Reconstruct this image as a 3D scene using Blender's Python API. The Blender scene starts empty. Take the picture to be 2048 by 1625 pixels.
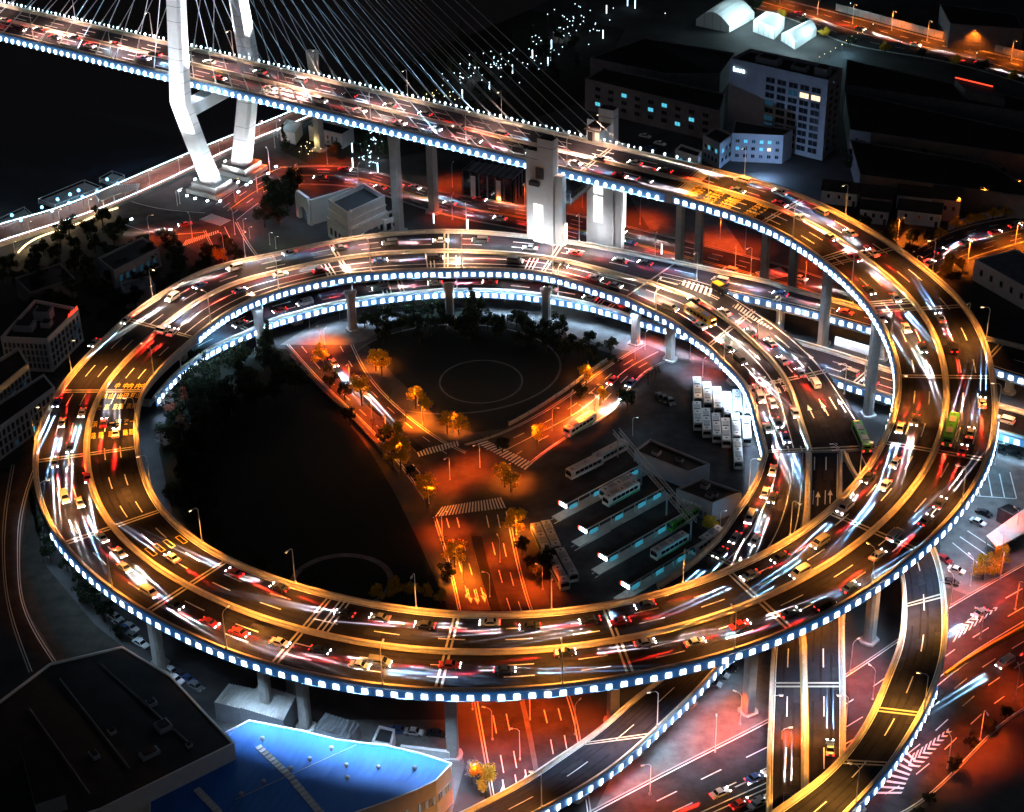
import bpy, math, random
import numpy as np
from mathutils import Vector, Matrix
random.seed(7)
rng = np.random.default_rng(7)
SC = bpy.context.scene
COL = SC.collection
PI = math.pi
# ------------------------------------------------------------------ camera
F_PX, PITCH, ROLL, CAM_H = 3688.0, math.radians(31.904), math.radians(-1.2276), 276.1
cF = np.array([0, math.cos(PITCH), -math.sin(PITCH)])
_r0 = np.array([1.0, 0, 0]); _u0 = np.cross(_r0, cF)
cR = math.cos(ROLL) * _r0 + math.sin(ROLL) * _u0
cU = -math.sin(ROLL) * _r0 + math.cos(ROLL) * _u0
cC = np.array([0, 0, CAM_H])
cam = bpy.data.cameras.new('camera')
cam.sensor_width = 36.0
cam.lens = F_PX / 2048.0 * 36.0
cam.clip_start, cam.clip_end = 1.0, 6000.0
co = bpy.data.objects.new('camera', cam)
COL.objects.link(co)
co.matrix_world = Matrix(((cR[0], cU[0], -cF[0], 0), (cR[1], cU[1], -cF[1], 0), (cR[2], cU[2], -cF[2], CAM_H), (0, 0, 0, 1)))
SC.camera = co
# ------------------------------------------------------------------ night sky, exposure
W = bpy.data.worlds.new('World'); SC.world = W; W.use_nodes = True
nt = W.node_tree
bg = nt.nodes['Background']
sky = nt.nodes.new('ShaderNodeTexSky'); sky.sky_type = 'NISHITA'; sky.sun_disc = False
sky.sun_elevation = math.radians(-3.0); sky.sun_rotation = math.radians(200)
nt.links.new(sky.outputs['Color'], bg.inputs['Color'])
bg.inputs['Strength'].default_value = 0.3
moon = bpy.data.lights.new('moon', 'SUN'); moon.energy = 0.012; moon.angle = math.radians(0.5); moon.color = (0.55, 0.7, 1.0)
mo = bpy.data.objects.new('moon', moon); COL.objects.link(mo); mo.rotation_euler = (math.radians(50), 0, math.radians(200 - 180))
SC.view_settings.view_transform = 'Standard'; SC.view_settings.look = 'None'
SC.view_settings.exposure = 0.0; SC.view_settings.gamma = 1.0
SC.render.engine = 'CYCLES'
cy = SC.cycles
cy.use_denoising = True
cy.max_bounces = 4; cy.diffuse_bounces = 2; cy.glossy_bounces = 2; cy.transmission_bounces = 2; cy.transparent_max_bounces = 4
cy.caustics_reflective = False; cy.caustics_refractive = False
cy.sample_clamp_indirect = 4.0
cy.use_light_tree = True
# ------------------------------------------------------------------ pixel <-> world
def at(x, y, z=0.0):
    d = cF * F_PX + cR * (x - 1024.0) - cU * (y - 812.5)
    return cC + d * (z - CAM_H) / d[2]
def pj(X):
    d = np.asarray(X, float) - cC; z = d @ cF
    return 1024 + F_PX * (d @ cR) / z, 812.5 - F_PX * (d @ cU) / z
def G(*pts): return [at(x, y, 0.0) for x, y in pts]
def hgt(x, y, yt):
    b = at(x, y, 0); lo, hi = 0.0, 260.0
    for _ in range(50):
        m = (lo + hi) / 2
        if pj(b + [0, 0, m])[1] > yt: lo = m
        else: hi = m
    return m
# ------------------------------------------------------------------ materials
def mat(name, col, rough=0.8, emit=None, est=0.0, noise=0.0, ns=1.0, metal=0.0, bump=0.0, spec=0.3, stretch=None):
    m = bpy.data.materials.new(name); m.use_nodes = True
    t = m.node_tree; b = t.nodes['Principled BSDF']
    b.inputs['Base Color'].default_value = (*col, 1)
    b.inputs['Roughness'].default_value = rough
    b.inputs['Metallic'].default_value = metal
    b.inputs['Specular IOR Level'].default_value = spec
    if emit:
        b.inputs['Emission Color'].default_value = (*emit, 1)
        b.inputs['Emission Strength'].default_value = est
    if noise:
        tc = t.nodes.new('ShaderNodeTexCoord'); mp = t.nodes.new('ShaderNodeMapping')
        t.links.new(tc.outputs['Object'], mp.inputs['Vector'])
        if stretch: mp.inputs['Scale'].default_value = stretch
        n1 = t.nodes.new('ShaderNodeTexNoise'); n1.inputs['Scale'].default_value = ns; n1.inputs['Detail'].default_value = 6
        n1.inputs['Roughness'].default_value = 0.65
        t.links.new(mp.outputs['Vector'], n1.inputs['Vector'])
        mr = t.nodes.new('ShaderNodeMapRange'); mr.inputs['From Min'].default_value = 0.3; mr.inputs['From Max'].default_value = 0.7
        mr.inputs['To Min'].default_value = 1 - noise; mr.inputs['To Max'].default_value = 1 + noise
        t.links.new(n1.outputs['Fac'], mr.inputs['Value'])
        mx = t.nodes.new('ShaderNodeVectorMath'); mx.operation = 'SCALE'
        mx.inputs[0].default_value = col
        t.links.new(mr.outputs['Result'], mx.inputs['Scale'])
        t.links.new(mx.outputs['Vector'], b.inputs['Base Color'])
        if bump:
            bp = t.nodes.new('ShaderNodeBump'); bp.inputs['Strength'].default_value = bump
            t.links.new(n1.outputs['Fac'], bp.inputs['Height']); t.links.new(bp.outputs['Normal'], b.inputs['Normal'])
    return m
def leafy(m, f=.5):
    t = m.node_tree; b = t.nodes['Principled BSDF']; o = t.nodes['Material Output']; tr = t.nodes.new('ShaderNodeBsdfTranslucent'); mx = t.nodes.new('ShaderNodeMixShader')
    tr.inputs['Color'].default_value = b.inputs['Base Color'].default_value; mx.inputs[0].default_value = f
    t.links.new(b.outputs[0], mx.inputs[1]); t.links.new(tr.outputs[0], mx.inputs[2]); t.links.new(mx.outputs[0], o.inputs['Surface'])
M = {}
def mk(k, *a, **kw): M[k] = mat(k, *a, **kw)
mk('asphalt', (0.045, 0.042, 0.045), 0.85, noise=0.45, ns=0.22, spec=0.1)
mk('asphalt_deck', (0.022, 0.021, 0.027), 0.85, noise=0.4, ns=0.16, spec=0.08)
mk('pavement', (0.13, 0.127, 0.125), 0.8, noise=0.35, ns=0.3)
mk('ground', (0.05, 0.049, 0.05), 0.9, noise=0.5, ns=0.05)
mk('concrete', (0.42, 0.41, 0.39), 0.75, noise=0.16, ns=0.5)
mk('concrete_barrier', (0.6, 0.55, 0.46), 0.7, noise=0.18, ns=0.7)
mk('concrete_dark', (0.2, 0.2, 0.2), 0.8, noise=0.25, ns=0.6)
mk('joint', (0.42, 0.38, 0.3), 0.55, noise=0.2, ns=2.0)
mk('paint_white', (0.78, 0.78, 0.76), 0.6, noise=0.15, ns=1.2)
mk('paint_yellow', (0.7, 0.46, 0.06), 0.6, noise=0.15, ns=1.2)
mk('steel', (0.45, 0.46, 0.48), 0.4, metal=0.6)
mk('steel_white', (0.75, 0.75, 0.75), 0.5)
mk('steel_dark', (0.05, 0.05, 0.055), 0.5)
mk('cable', (0.5, 0.55, 0.6), 0.45)
mk('pylon_white', (0.8, 0.8, 0.8), 0.6, noise=0.06, ns=0.25)
mk('led', (0.9, 0.95, 1), 0.4, (0.72, 0.88, 1.0), 9.0)
mk('led_dim', (0.9, 0.95, 1), 0.4, (0.55, 0.8, 1.0), 3.2)
mk('led_warm', (0.9, 0.95, 1), 0.4, (0.8, 0.9, 1.0), 6.0)
mk('asphalt_worn', (0.013, 0.0125, 0.016), 0.8, noise=0.35, ns=0.3, spec=0.1)
mk('asphalt_patch', (0.034, 0.033, 0.037), 0.9, noise=0.3, ns=0.5, spec=0.05)
mk('globe_blue', (0.5, 0.8, 1), 0.4, (0.14, 0.55, 1.0), 6.0)
mk('dot_white', (1, 1, 1), 0.4, (0.62, 0.85, 1.0), 3.2)
mk('dot_warm', (1, .9, .7), 0.4, (1.0, 0.72, 0.35), 2.6)
mk('led_round', (0.9, 0.95, 1), 0.4, (0.62, 0.86, 1.0), 7.0)
mk('fascia', (0.18, 0.3, 0.46), 0.5, (0.008, 0.1, 0.34), 0.42, noise=0.1, ns=0.8)  # faint blue emission paints the halo of the lamps onto the edge band
mk('fascia_grey', (0.3, 0.31, 0.33), 0.6)
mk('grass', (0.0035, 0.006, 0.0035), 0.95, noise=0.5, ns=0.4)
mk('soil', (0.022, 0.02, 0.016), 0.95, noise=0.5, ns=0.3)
mk('water', (0.006, 0.012, 0.02), 0.22, noise=0.2, ns=0.3, spec=0.5)
mk('brick_red', (0.32, 0.14, 0.1), 0.85, noise=0.25, ns=0.8)
mk('roof_dark', (0.02, 0.021, 0.024), 0.85, noise=0.35, ns=0.2)
mk('roof_grey', (0.16, 0.165, 0.175), 0.8, noise=0.25, ns=0.3)
mk('roof_blue', (0.012, 0.13, 0.48), 0.5, noise=0.12, ns=0.25, stretch=(1, .15, 1))
mk('roof_tin', (0.55, 0.54, 0.53), 0.55, noise=0.12, ns=0.5)
mk('wall_white', (0.7, 0.69, 0.68), 0.75, noise=0.08, ns=0.5)
mk('wall_grey', (0.26, 0.28, 0.32), 0.8, noise=0.12, ns=0.4)
mk('wall_dark', (0.12, 0.12, 0.13), 0.8, noise=0.2, ns=0.4)
mk('wall_pink', (0.5, 0.34, 0.32), 0.8, noise=0.12, ns=0.4)
mk('glass_dark', (0.01, 0.014, 0.02), 0.12, spec=0.6)
mk('glass_blue', (0.01, 0.03, 0.05), 0.2, (0.03, 0.12, 0.2), 0.25)
mk('window_cyan', (0.1, 0.2, 0.25), 0.4, (0.12, 0.75, 1.0), 0.8)
mk('panel_cyan', (0.1, 0.2, 0.25), 0.4, (0.06, 0.55, 0.8), 0.35)
mk('window_warm', (0.3, 0.2, 0.1), 0.4, (1.0, 0.72, 0.45), 1.6)
mk('window_white', (0.8, 0.8, 0.8), 0.4, (1.0, 0.97, 0.93), 2.2)
mk('sign_white', (0.9, 0.95, 1), 0.4, (0.7, 0.92, 1.0), 8.0)
mk('sign_red', (0.6, 0.02, 0.02), 0.4, (1.0, 0.05, 0.02), 3.0)
mk('bark', (0.06, 0.045, 0.03), 0.9)
mk('leaf_dark', (0.022, 0.035, 0.018), 0.9)
mk('leaf_deep', (0.03, 0.045, 0.02), 0.9)
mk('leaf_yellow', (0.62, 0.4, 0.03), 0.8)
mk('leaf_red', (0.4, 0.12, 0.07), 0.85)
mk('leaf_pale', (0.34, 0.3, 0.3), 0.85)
for k in ('leaf_yellow', 'leaf_red', 'leaf_pale', 'leaf_dark'): leafy(M[k])
mk('rubber', (0.012, 0.012, 0.012), 0.8)
mk('lamp_warm', (1, 0.8, 0.5), 0.4, (1.0, 0.75, 0.45), 14.0)
mk('lamp_orange', (1, 0.5, 0.2), 0.4, (1.0, 0.38, 0.08), 16.0)
mk('lamp_white', (1, 1, 1), 0.4, (0.7, 0.9, 1.0), 16.0)
mk('head', (1, 1, 1), 0.3, (1.0, 0.95, 0.9), 30.0)
mk('tail', (0.6, 0.02, 0.02), 0.3, (1.0, 0.02, 0.015), 9.0)
mk('tail_off', (0.25, 0.01, 0.01), 0.3)
mk('head_off', (0.7, 0.7, 0.7), 0.2)
mk('tent', (0.8, 0.82, 0.82), 0.6)
for k, c in dict(white=(0.75, 0.75, 0.75), silver=(0.42, 0.43, 0.45), black=(0.015, 0.015, 0.018), red=(0.42, 0.02, 0.02), blue=(0.03, 0.08, 0.25), grey=(0.14, 0.145, 0.15), green=(0.09, 0.42, 0.05), yellow=(0.75, 0.42, 0.02), cream=(0.62, 0.58, 0.5)).items():
    mk('car_' + k, c, 0.28, spec=0.5)
# ------------------------------------------------------------------ mesh builder
def nrm(v):
    v = np.asarray(v, float); return v / (np.linalg.norm(v) + 1e-12)
ZUP = np.array([0, 0, 1.0])
class MB:
    def __init__(s): s.v = []; s.f = []; s.m = []
    def add(s, vs, fs, mi=0):
        o = len(s.v); s.v.extend([tuple(map(float, p)) for p in vs])
        for f in fs: s.f.append([i + o for i in f]); s.m.append(mi)
    def obox(s, c, ax, ay, az, mi=0):
        c, ax, ay, az = (np.asarray(q, float) for q in (c, ax, ay, az))
        vs = [c + i * ax + j * ay + k * az for k in (-1, 1) for j in (-1, 1) for i in (-1, 1)]
        s.add(vs, [(0, 2, 3, 1), (4, 5, 7, 6), (0, 1, 5, 4), (2, 6, 7, 3), (0, 4, 6, 2), (1, 3, 7, 5)], mi)
    def box(s, c, sx, sy, sz, rz=0.0, mi=0):   # c = centre of the bottom
        a = np.array([math.cos(rz), math.sin(rz), 0]); b = np.array([-a[1], a[0], 0])
        s.obox(np.asarray(c, float) + [0, 0, sz / 2], a * sx / 2, b * sy / 2, ZUP * sz / 2, mi)
    def prism(s, poly, z0, z1, side=0, top=0, bottom=False, shrink=None):
        P = [np.asarray(p, float)[:2] for p in poly]
        ar = sum(P[i][0] * P[(i + 1) % len(P)][1] - P[(i + 1) % len(P)][0] * P[i][1] for i in range(len(P)))
        if ar < 0: P = P[::-1]
        n = len(P); c = sum(P) / n
        T = [c + (p - c) * (shrink or 1.0) for p in P]
        s.add([(p[0], p[1], z0) for p in P] + [(p[0], p[1], z1) for p in T], [(i, (i + 1) % n, n + (i + 1) % n, n + i) for i in range(n)], side)
        s.add([(p[0], p[1], z1) for p in T], [list(range(n))], top)
        if bottom: s.add([(p[0], p[1], z0) for p in P], [list(range(n))[::-1]], side)
    def poly(s, pts, mi=0): s.add(pts, [list(range(len(pts)))], mi)
    def tube(s, pts, r, n=6, mi=0, cap=True):
        pts = [np.asarray(p, float) for p in pts]; rs = r if isinstance(r, (list, tuple)) else [r] * len(pts)
        vs = []
        for i, p in enumerate(pts):
            t = nrm(pts[min(i + 1, len(pts) - 1)] - pts[max(i - 1, 0)])
            a = nrm(np.cross(t, [0.31, 0.17, 0.93] if abs(t[2]) < 0.9 else [1, 0.1, 0])); b = np.cross(t, a)
            for k in range(n):
                q = 2 * PI * k / n; vs.append(p + rs[i] * (math.cos(q) * a + math.sin(q) * b))
        fs = [(i * n + k, i * n + (k + 1) % n, (i + 1) * n + (k + 1) % n, (i + 1) * n + k) for i in range(len(pts) - 1) for k in range(n)]
        if cap: fs += [tuple(range(n))[::-1], tuple(range((len(pts) - 1) * n, len(pts) * n))]
        s.add(vs, fs, mi)
    def sphere(s, c, r, nu=8, nv=5, mi=0, sq=(1, 1, 1)):
        c = np.asarray(c, float); vs = [c + np.array([0, 0, -r * sq[2]])]
        for j in range(1, nv):
            ph = -PI / 2 + PI * j / nv
            for i in range(nu):
                a = 2 * PI * i / nu; vs.append(c + r * np.array([math.cos(ph) * math.cos(a) * sq[0], math.cos(ph) * math.sin(a) * sq[1], math.sin(ph) * sq[2]]))
        vs.append(c + np.array([0, 0, r * sq[2]])); L = len(vs) - 1
        fs = [(0, 1 + (i + 1) % nu, 1 + i) for i in range(nu)]
        for j in range(nv - 2):
            o = 1 + j * nu
            fs += [(o + i, o + (i + 1) % nu, o + nu + (i + 1) % nu, o + nu + i) for i in range(nu)]
        o = 1 + (nv - 2) * nu; fs += [(o + i, o + (i + 1) % nu, L) for i in range(nu)]
        s.add(vs, fs, mi)
    def strip(s, A, B, mi=0):   # quads between two polylines
        n = len(A); s.add(list(A) + list(B), [(i, i + 1, n + i + 1, n + i) for i in range(n - 1)], mi)
    def mesh(s, name, mats):
        me = bpy.data.meshes.new(name); me.from_pydata(s.v, [], s.f)
        for k in mats: me.materials.append(M[k])
        if len(mats) > 1: me.polygons.foreach_set('material_index', s.m)
        me.update(); return me
    def build(s, name, mats, parent=None, loc=None, **kw):
        if isinstance(mats, str): mats = [mats]
        o = bpy.data.objects.new(name, s.mesh(name, mats)); COL.objects.link(o)
        if parent is not None: o.parent = parent
        if loc is not None: o.location = loc
        tag(o, **kw); return o
def tag(o, label=None, cat=None, group=None, kind=None):
    if label: o['label'] = label
    if cat: o['category'] = cat
    if group: o['group'] = group
    if kind: o['kind'] = kind
    return o
def empty(name, loc=(0, 0, 0), rz=0.0, **kw):
    o = bpy.data.objects.new(name, None); COL.objects.link(o)
    o.location = tuple(map(float, loc)); o.rotation_euler = (0, 0, rz); o.empty_display_size = 0.5
    return tag(o, **kw)
KIDS = {}
def child(name, me, parent, loc=None, rz=None):
    o = bpy.data.objects.new(name, me); COL.objects.link(o); o.parent = parent
    if loc is not None: o.location = tuple(map(float, loc))
    if rz is not None: o.rotation_euler = (0, 0, rz)
    return o
def copy_tree(o, parent=None):
    c = o.copy(); COL.objects.link(c)
    if parent is not None: c.parent = parent
    for ch in o.children: copy_tree(ch, c)
    return c
LIGHTS = {}
def light(kind, name, col, energy, loc, parent=None, size=0.3, rot=None, key=None, **kw):
    if key and key in LIGHTS: l = LIGHTS[key]
    else:
        l = bpy.data.lights.new(name, kind); l.color = col; l.energy = energy
        if kind in ('POINT', 'SPOT'): l.shadow_soft_size = size
        for k, v in kw.items(): setattr(l, k, v)
        if key: LIGHTS[key] = l
    o = bpy.data.objects.new(name, l); COL.objects.link(o)
    o.location = tuple(map(float, loc))
    if rot is not None: o.rotation_euler = rot
    if parent is not None: o.parent = parent
    return o
def aim(o, d): o.rotation_euler = Vector(tuple(map(float, d))).to_track_quat('-Z', 'Y').to_euler()
# ------------------------------------------------------------------ splines and decks
def cubic(t, P, q):   # natural cubic spline through P at knots t, evaluated at q
    t = np.asarray(t, float); P = np.asarray(P, float); n = len(t); h = np.diff(t)
    if n == 2: return P[0] + (q[:, None] - t[0]) / h[0] * (P[1] - P[0])
    A = np.eye(n); B = np.zeros_like(P)
    for i in range(1, n - 1):
        A[i, i - 1] = h[i - 1]; A[i, i] = 2 * (h[i - 1] + h[i]); A[i, i + 1] = h[i]
        B[i] = 6 * ((P[i + 1] - P[i]) / h[i] - (P[i] - P[i - 1]) / h[i - 1])
    m = np.linalg.solve(A, B)
    k = np.clip(np.searchsorted(t, q) - 1, 0, n - 2); d = (q - t[k])[:, None]; hk = h[k][:, None]
    return P[k] + d * ((P[k + 1] - P[k]) / hk - hk * (2 * m[k] + m[k + 1]) / 6) + d ** 2 * m[k] / 2 + d ** 3 * (m[k + 1] - m[k]) / (6 * hk)
def smooth_line(P, step=3.0, n=None):
    P = np.asarray(P, float); t = np.r_[0, np.cumsum(np.linalg.norm(np.diff(P, axis=0), axis=1))]
    n = n or max(2, int(t[-1] / step) + 1)
    return cubic(t, P, np.linspace(0, t[-1], n))
class Deck:
    """A carriageway between a left and a right edge line (world points)."""
    def __init__(s, L, R, step=3.0):
        L = np.asarray(L, float); R = np.asarray(R, float); c = (L + R) / 2
        t = np.r_[0, np.cumsum(np.linalg.norm(np.diff(c, axis=0), axis=1))]
        n = max(3, int(t[-1] / step) + 1); q = np.linspace(0, t[-1], n)
        s.knots = t
        s.L = cubic(t, L, q); s.R = cubic(t, R, q)
        c = (s.L + s.R) / 2
        s.s = np.r_[0, np.cumsum(np.linalg.norm(np.diff(c, axis=0), axis=1))]; s.len = s.s[-1]; s.n = n
    def ed(s, q):
        q = np.atleast_1d(np.asarray(q, float))
        L = np.stack([np.interp(q, s.s, s.L[:, k]) for k in range(3)], 1); R = np.stack([np.interp(q, s.s, s.R[:, k]) for k in range(3)], 1)
        return L, R
    def pt(s, q, u, dz=0.0, off=0.0):      # u = 0 left .. 1 right, off = metres further to the right
        L, R = s.ed(q); d = R - L; w = np.linalg.norm(d, axis=1)[:, None]
        if isinstance(u, np.ndarray) and u.size > 1: u = u[:, None]
        p = L + d * u + d / w * off; p[:, 2] += dz
        return p if np.ndim(q) else p[0]
    def width(s, q):
        L, R = s.ed(q); return float(np.linalg.norm(R - L, axis=1)[0])
    def tan(s, q):
        a = s.pt(max(q - 1, 0), 0.5); b = s.pt(min(q + 1, s.len), 0.5); return nrm(b - a)
    def side(s, q):
        L, R = s.ed(q); return nrm((R - L)[0])
    def stations(s, a, b, step=3.0): return np.linspace(a, b, max(2, int(abs(b - a) / step) + 1))
    def ribbon(s, mb, a, b, u, w, mi=0, dz=0.02, off=0.0, step=3.0):
        q = s.stations(a, b, step); mb.strip(s.pt(q, u, dz, off + w / 2), s.pt(q, u, dz, off - w / 2), mi)
    def cross(s, mb, q, w, mi=0, dz=0.02, o0=0.3, o1=0.3, u0=0.0, u1=1.0):
        a = np.array([q - w / 2, q + w / 2]); mb.strip(s.pt(a, u1, dz, -o1), s.pt(a, u0, dz, o0), mi)
    def extrude(s, mb, prof, a, b, u=0.0, mi=0, step=3.0, caps=True, flip=1):   # prof: [(off, z)]
        q = s.stations(a, b, step); lines = [s.pt(q, u, z, o * flip) for o, z in prof]
        n = len(prof)
        for i in range(n): 
            A, B = lines[i], lines[(i + 1) % n]
            if flip > 0: mb.strip(A, B, mi)
            else: mb.strip(B, A, mi)
        if caps:
            mb.add([l[0] for l in lines], [list(range(n))[::flip]], mi); mb.add([l[-1] for l in lines], [list(range(n))[::-flip]], mi)
    def project(s, P):     # nearest station to a world point (plan view)
        c = (s.L + s.R) / 2; d = np.hypot(c[:, 0] - P[0], c[:, 1] - P[1]); return float(s.s[int(np.argmin(d))])
    def at_px(s, x, y):    # station whose picture is nearest to a pixel
        c = (s.L + s.R) / 2; P = np.array([pj(p) for p in c]); return float(s.s[int(np.argmin(np.hypot(P[:, 0] - x, P[:, 1] - y)))])
def px_deck(L, R, z, step=3.0):
    return Deck([at(x, y, h) for (x, y), h in zip(L, z)], [at(x, y, h) for (x, y), h in zip(R, z)], step)
# ------------------------------------------------------------------ the raised roads
def uf(u, q):     # u may be a number or a table [(s, u), ...]
    if isinstance(u, (int, float)): return u
    return np.interp(np.atleast_1d(q), [a for a, _ in u], [b for _, b in u])
def urib(D, mb, a, b, u, w, mi, dz=0.025, step=3.0, off=0.0):
    q = D.stations(a, b, step); mb.strip(D.pt(q, uf(u, q), dz, off + w / 2), D.pt(q, uf(u, q), dz, off - w / 2), mi)
def dashes(D, mb, a, b, u, mi=2, on=6.0, gap=9.0, w=0.26):
    q = a
    while q + on < b: urib(D, mb, q, q + on, u, w, mi, 0.03); q += on + gap
LEDBOX = None
def led_mesh():
    global LEDBOX
    if LEDBOX is None:
        mb = MB()
        # a bevelled lamp panel, broader at the foot, local x along the road, y outwards, z up
        r = [(-.7, -.68), (.7, -.68), (.64, .52), (.52, .66), (-.52, .66), (-.64, .52)]
        n = len(r); vs = [(x, 0, z) for x, z in r] + [(x * .92, .14, z * .92) for x, z in r]
        mb.add(vs, [(i, n + i, n + (i + 1) % n, (i + 1) % n) for i in range(n)] + [tuple(range(n, 2 * n))[::-1]], 0)
        LEDBOX = [mb.mesh('light_box', [k]) for k in ('led', 'led_warm', 'led_dim')]
    return LEDBOX
def led_row(D, parent, side, a, b, spacing=2.85, quota=100):
    """Bright square lamp panels along the outer face of the edge beam."""
    sg = -1 if side == 'L' else 1; u = 0.0 if side == 'L' else 1.0
    items = []
    q = a + spacing / 2
    while q < b:
        p = D.pt(q, u, -1.0, sg * 0.52); t = D.tan(q); o = D.side(q) * sg
        items.append((np.linalg.norm(p - cC), p, nrm(t), nrm([o[0], o[1], 0]))); q += spacing
    return items
def place_leds(parent, items, quota=100):
    ms = led_mesh(); items = sorted(items, key=lambda k: k[0]); rest = MB(); lr = random.Random(3)
    for i, (_, p, t, o) in enumerate(items):
        X = nrm([t[0], t[1], 0]); Y = o; me = ms[lr.choices((0, 1, 2), (.62, .3, .08))[0]]
        if np.dot(np.cross(X, Y), ZUP) < 0: X = -X
        if i < quota:
            ob = bpy.data.objects.new('light_box', me); COL.objects.link(ob); ob.parent = parent
            ob.matrix_local = Matrix(((X[0], Y[0], 0, p[0]), (X[1], Y[1], 0, p[1]), (X[2], Y[2], 1, p[2]), (0, 0, 0, 1)))
        else:
            vs = [p + X * v.co[0] + Y * v.co[1] + ZUP * v.co[2] for v in me.vertices]
            rest.add(vs, [list(f.vertices) for f in me.polygons], 0)
    if rest.v: rest.build('light_box_row', 'led', parent, kind='stuff')
def strip_lamps(D, side, a, b, ppm, seg=9.0, z=-2.0, col=(0.5, 0.74, 1.0), tilt=-0.1):
    sg = -1 if side == 'L' else 1; u = 0.0 if side == 'L' else 1.0
    n = max(1, int((b - a) / seg)); l = (b - a) / n
    key = ('strip', round(l, 1), round(ppm, 1), col)
    for i in range(n):
        q = a + (i + .5) * l; p = D.pt(q, u, z, sg * 0.62)
        if key in LIGHTS: L_ = LIGHTS[key]
        else:
            L_ = bpy.data.lights.new('edge_lamp', 'AREA'); L_.shape = 'RECTANGLE'; L_.size = l; L_.size_y = 0.2; L_.color = col; L_.energy = ppm * l; L_.spread = math.radians(66)
            LIGHTS[key] = L_
        o = bpy.data.objects.new('edge_lamp', L_); COL.objects.link(o)
        t = nrm(D.tan(q)); out = nrm(D.side(q) * sg); d = nrm(-ZUP + out * tilt)
        X = t; Z = -d; Y = nrm(np.cross(Z, X)); X = nrm(np.cross(Y, Z))
        o.matrix_world = Matrix(((X[0], Y[0], Z[0], p[0]), (X[1], Y[1], Z[1], p[1]), (X[2], Y[2], Z[2], p[2]), (0, 0, 0, 1)))
def column(parent, x, y, z0, z1, rz, w=2.6, d=2.3):
    mb = MB(); c, s_ = math.cos(rz), math.sin(rz); k = 0.28
    r = [(-.5 + k / 2, -.5), (.5 - k / 2, -.5), (.5, -.5 + k), (.5, .5 - k), (.5 - k / 2, .5), (-.5 + k / 2, .5), (-.5, .5 - k), (-.5, -.5 + k)]
    ring = lambda f, g=1.0: [(x + (c * a * w * f - s_ * b * d * g), y + (s_ * a * w * f + c * b * d * g)) for a, b in r]
    mb.prism(ring(1.0), z0, z0 + (z1 - z0) * .82, 0, 0)
    lo, hi = ring(1.0), ring(1.45, 1.0); n = len(lo); za = z0 + (z1 - z0) * .82
    mb.add([(p[0], p[1], za) for p in lo] + [(p[0], p[1], z1) for p in hi], [(i, (i + 1) % n, n + (i + 1) % n, n + i) for i in range(n)], 0)
    mb.prism(ring(1.6, 1.6), z0 - .2, z0 + .5, 0, 0)
    return mb.build('column', 'concrete', parent)
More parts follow.
